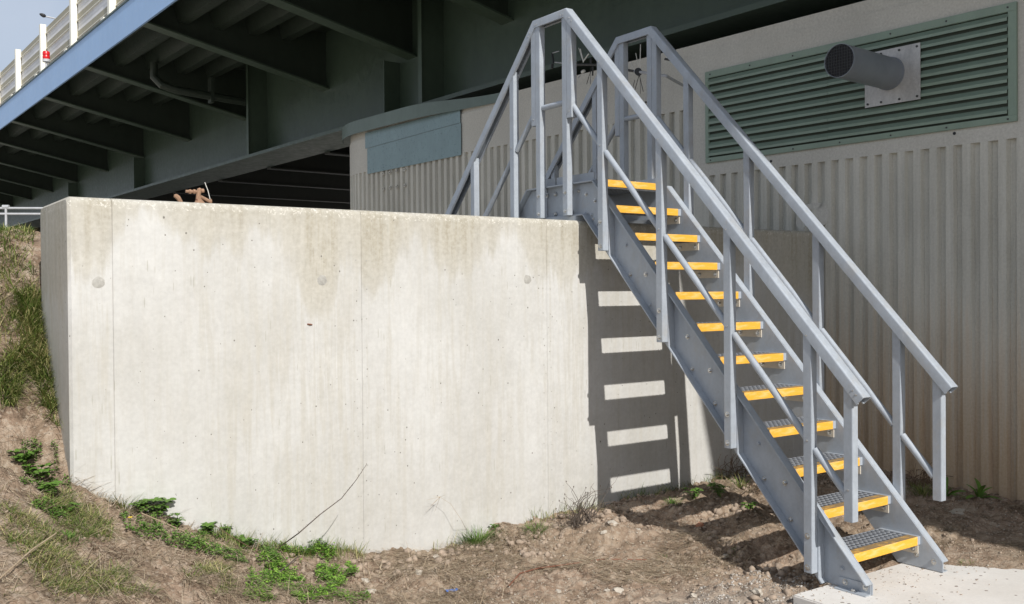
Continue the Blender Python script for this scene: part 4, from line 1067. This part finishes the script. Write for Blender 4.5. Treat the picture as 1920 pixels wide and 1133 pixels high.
p = G(1312, 990); o = MB().box(-.035,.035,-.02,.02,-.008,.012).build('brick_fragment', BRICKM, bevel=.006, loc=p+Vector((0,0,.01))); o.rotation_euler = (.1,-.1,.5); tag(o, 'orange brick fragment in the light strip left of the stair', 'brick fragment')
p = G(1795, 963); o = link('stone', SM[2], None, p+Vector((0,0,.005)), (0,0,.3)); o.scale = (.09,.05,.03); tag(o, 'flat grey stone in the shade in front of the fluted wall', 'stone', 'stones on the soil')
# clods on the heap
for px, py, r, lb in ((625,1040,.05,'grassy soil clod, leftmost of the three at the wall foot'), (672,1040,.055,'dark grassy clod with a hole beside it, middle of three'), (745,1036,.05,'low grassy soil clod right of the other two')):
    p = G(px, py); bm = bmesh.new(); bmesh.ops.create_icosphere(bm, subdivisions=4, radius=1)
    for v in bm.verts:
        c = v.co.copy(); v.co *= 1+.35*mnoise.noise(c*1.8+Vector((px,0,0)))+.20*mnoise.noise(c*5+Vector((px,0,0)))+.10*mnoise.noise(c*13); v.co.z *= .55
    me = bpy.data.meshes.new('soil_clod'); bm.to_mesh(me); bm.free(); me.materials.append(DARKSOIL); shade(me, 80)
    t = thing('soil_clod', lb, 'clod', p, 0, 'grassy clods at the wall foot')
    o = link('clod_body', me, t, (0,0,.01)); o.scale = (r, r*.8, r)
    n = 160; a = rs.uniform(0, 6.28, n); rr = r*rs.uniform(.2, .9, n); P = np.stack([rr*np.cos(a), rr*np.sin(a)*.8, .01+.55*r*np.sqrt(np.clip(1-(rr/r)**2, 0, 1))*.9], -1)
    blades('clod_straw', P, rs.uniform(.02, .06, n), np.full(n, .0018), rs.uniform(.9, 1.6, n), STRAW, t, dirs=a, curl=.7)
# gravel and crumbs
def rocks(name, X, Y, R_, mat, lab):
    t_ = (1+5**.5)/2
    B = np.array([(-1,t_,0),(1,t_,0),(-1,-t_,0),(1,-t_,0),(0,-1,t_),(0,1,t_),(0,-1,-t_),(0,1,-t_),(t_,0,-1),(t_,0,1),(-t_,0,-1),(-t_,0,1)])/1.9
    Fi = np.array([(0,11,5),(0,5,1),(0,1,7),(0,7,10),(0,10,11),(1,5,9),(5,11,4),(11,10,2),(10,7,6),(7,1,8),(3,9,4),(3,4,2),(3,2,6),(3,6,8),(3,8,9),(4,9,5),(2,4,11),(6,2,10),(8,6,7),(9,8,1)])
    n = len(X); V = B[None]*(1+rs.uniform(-.28, .28, (n, 12, 1)))*R_[:, None, None]*rs.uniform(.6, 1.25, (n, 1, 3))
    a = rs.uniform(0, 6.28, n); c, s = np.cos(a)[:,None], np.sin(a)[:,None]
    V = np.stack([V[...,0]*c-V[...,1]*s, V[...,0]*s+V[...,1]*c, V[...,2]*.8], -1)
    base = onground(X, Y); inp = (X > -.34) & (X < 1.7) & (Y < -2.0); base[:,2] = np.where(inp, np.maximum(base[:,2], PADZ), base[:,2])
    V += base[:, None]+np.stack([0*R_, 0*R_, R_*.25], -1)[:, None]
    o = npmesh(name, V.reshape(-1, 3), (Fi[None]+np.arange(n)[:,None,None]*12).reshape(-1, 3), mat)
    tag(o, lab, 'gravel'); o['kind'] = 'stuff'; return o
offpad = lambda X, Y: ~((X > -.36) & (Y < -1.985) & ((X-.80)*.8+(Y+2.28)*.6 < .02))
X, Y = scatter([(-2.3,-2.2), (-1.4,-3.0), (-.2,-2.6), (.9,-2.4), (2.4,-2.0), (2.4,-.12), (-1.4,-.12)], 7000)
k = (vnoise(X*2.2, Y*2.2, 71)+.5*vnoise(X*7, Y*7, 72) > -.12) & offpad(X, Y); X, Y = X[k], Y[k]
rocks('gravel', X, Y, .002+.006*rs.uniform(0, 1, len(X))**2.5, STONE, 'small pale stones and crumbs scattered over the soil')
X, Y = scatter([(-1.3,-2.9), (-.33,-2.9), (-.33,-2.0), (.3,-1.98), (.1,-1.6), (-.5,-1.55), (-1.1,-1.9)], 5200); k = offpad(X, Y); X, Y = X[k], Y[k]
GREYSTONE = mk_leaf('grey_stone', [(.2, (.20,.17,.14)), (.5, (.36,.325,.285)), (.8, (.54,.51,.47))], 5, .9)
rocks('crushed_stone', X, Y, .002+.0075*rs.uniform(0, 1, len(X))**2.5, GREYSTONE, 'grey crushed stone banked against the slab under the stair')
X, Y = scatter(allg, 9000); k = offpad(X, Y); X, Y = X[k], Y[k]
rocks('soil_crumbs', X, Y, .003+.010*rs.uniform(0, 1, len(X))**3, DARKSOIL, 'loose brown crumbs of soil')
X, Y = scatter([(-2.6,-1.2), (-1.6,-2.6), (-.4,-2.3), (-.35,-1.9), (.9,-1.9), (2.2,-1.2), (2.2,-.14), (-2.2,-.14)], 4200)
k = (vnoise(X*2.5, Y*2.5, 75)+.8*np.exp(-((Y+.25)/.22)**2)*(X < 0)-.1 > 0) & offpad(X, Y); X, Y = X[k], Y[k]
rocks('soil_clods', X, Y, .006+.024*rs.uniform(0, 1, len(X))**3, DARKSOIL, 'lumpy brown soil clods along the wall foot')
X = rs.uniform(-.33, 1.5, 420); Y = -2.02-np.abs(rs.normal(0, .22, 420)); k = Y > -2.9; X, Y = X[k], Y[k]
rocks('slab_grit', X, Y, .0015+.004*rs.uniform(0, 1, len(X))**2, DARKSOIL, 'soil grit trodden onto the pale slab')
print('built', len(bpy.data.objects))
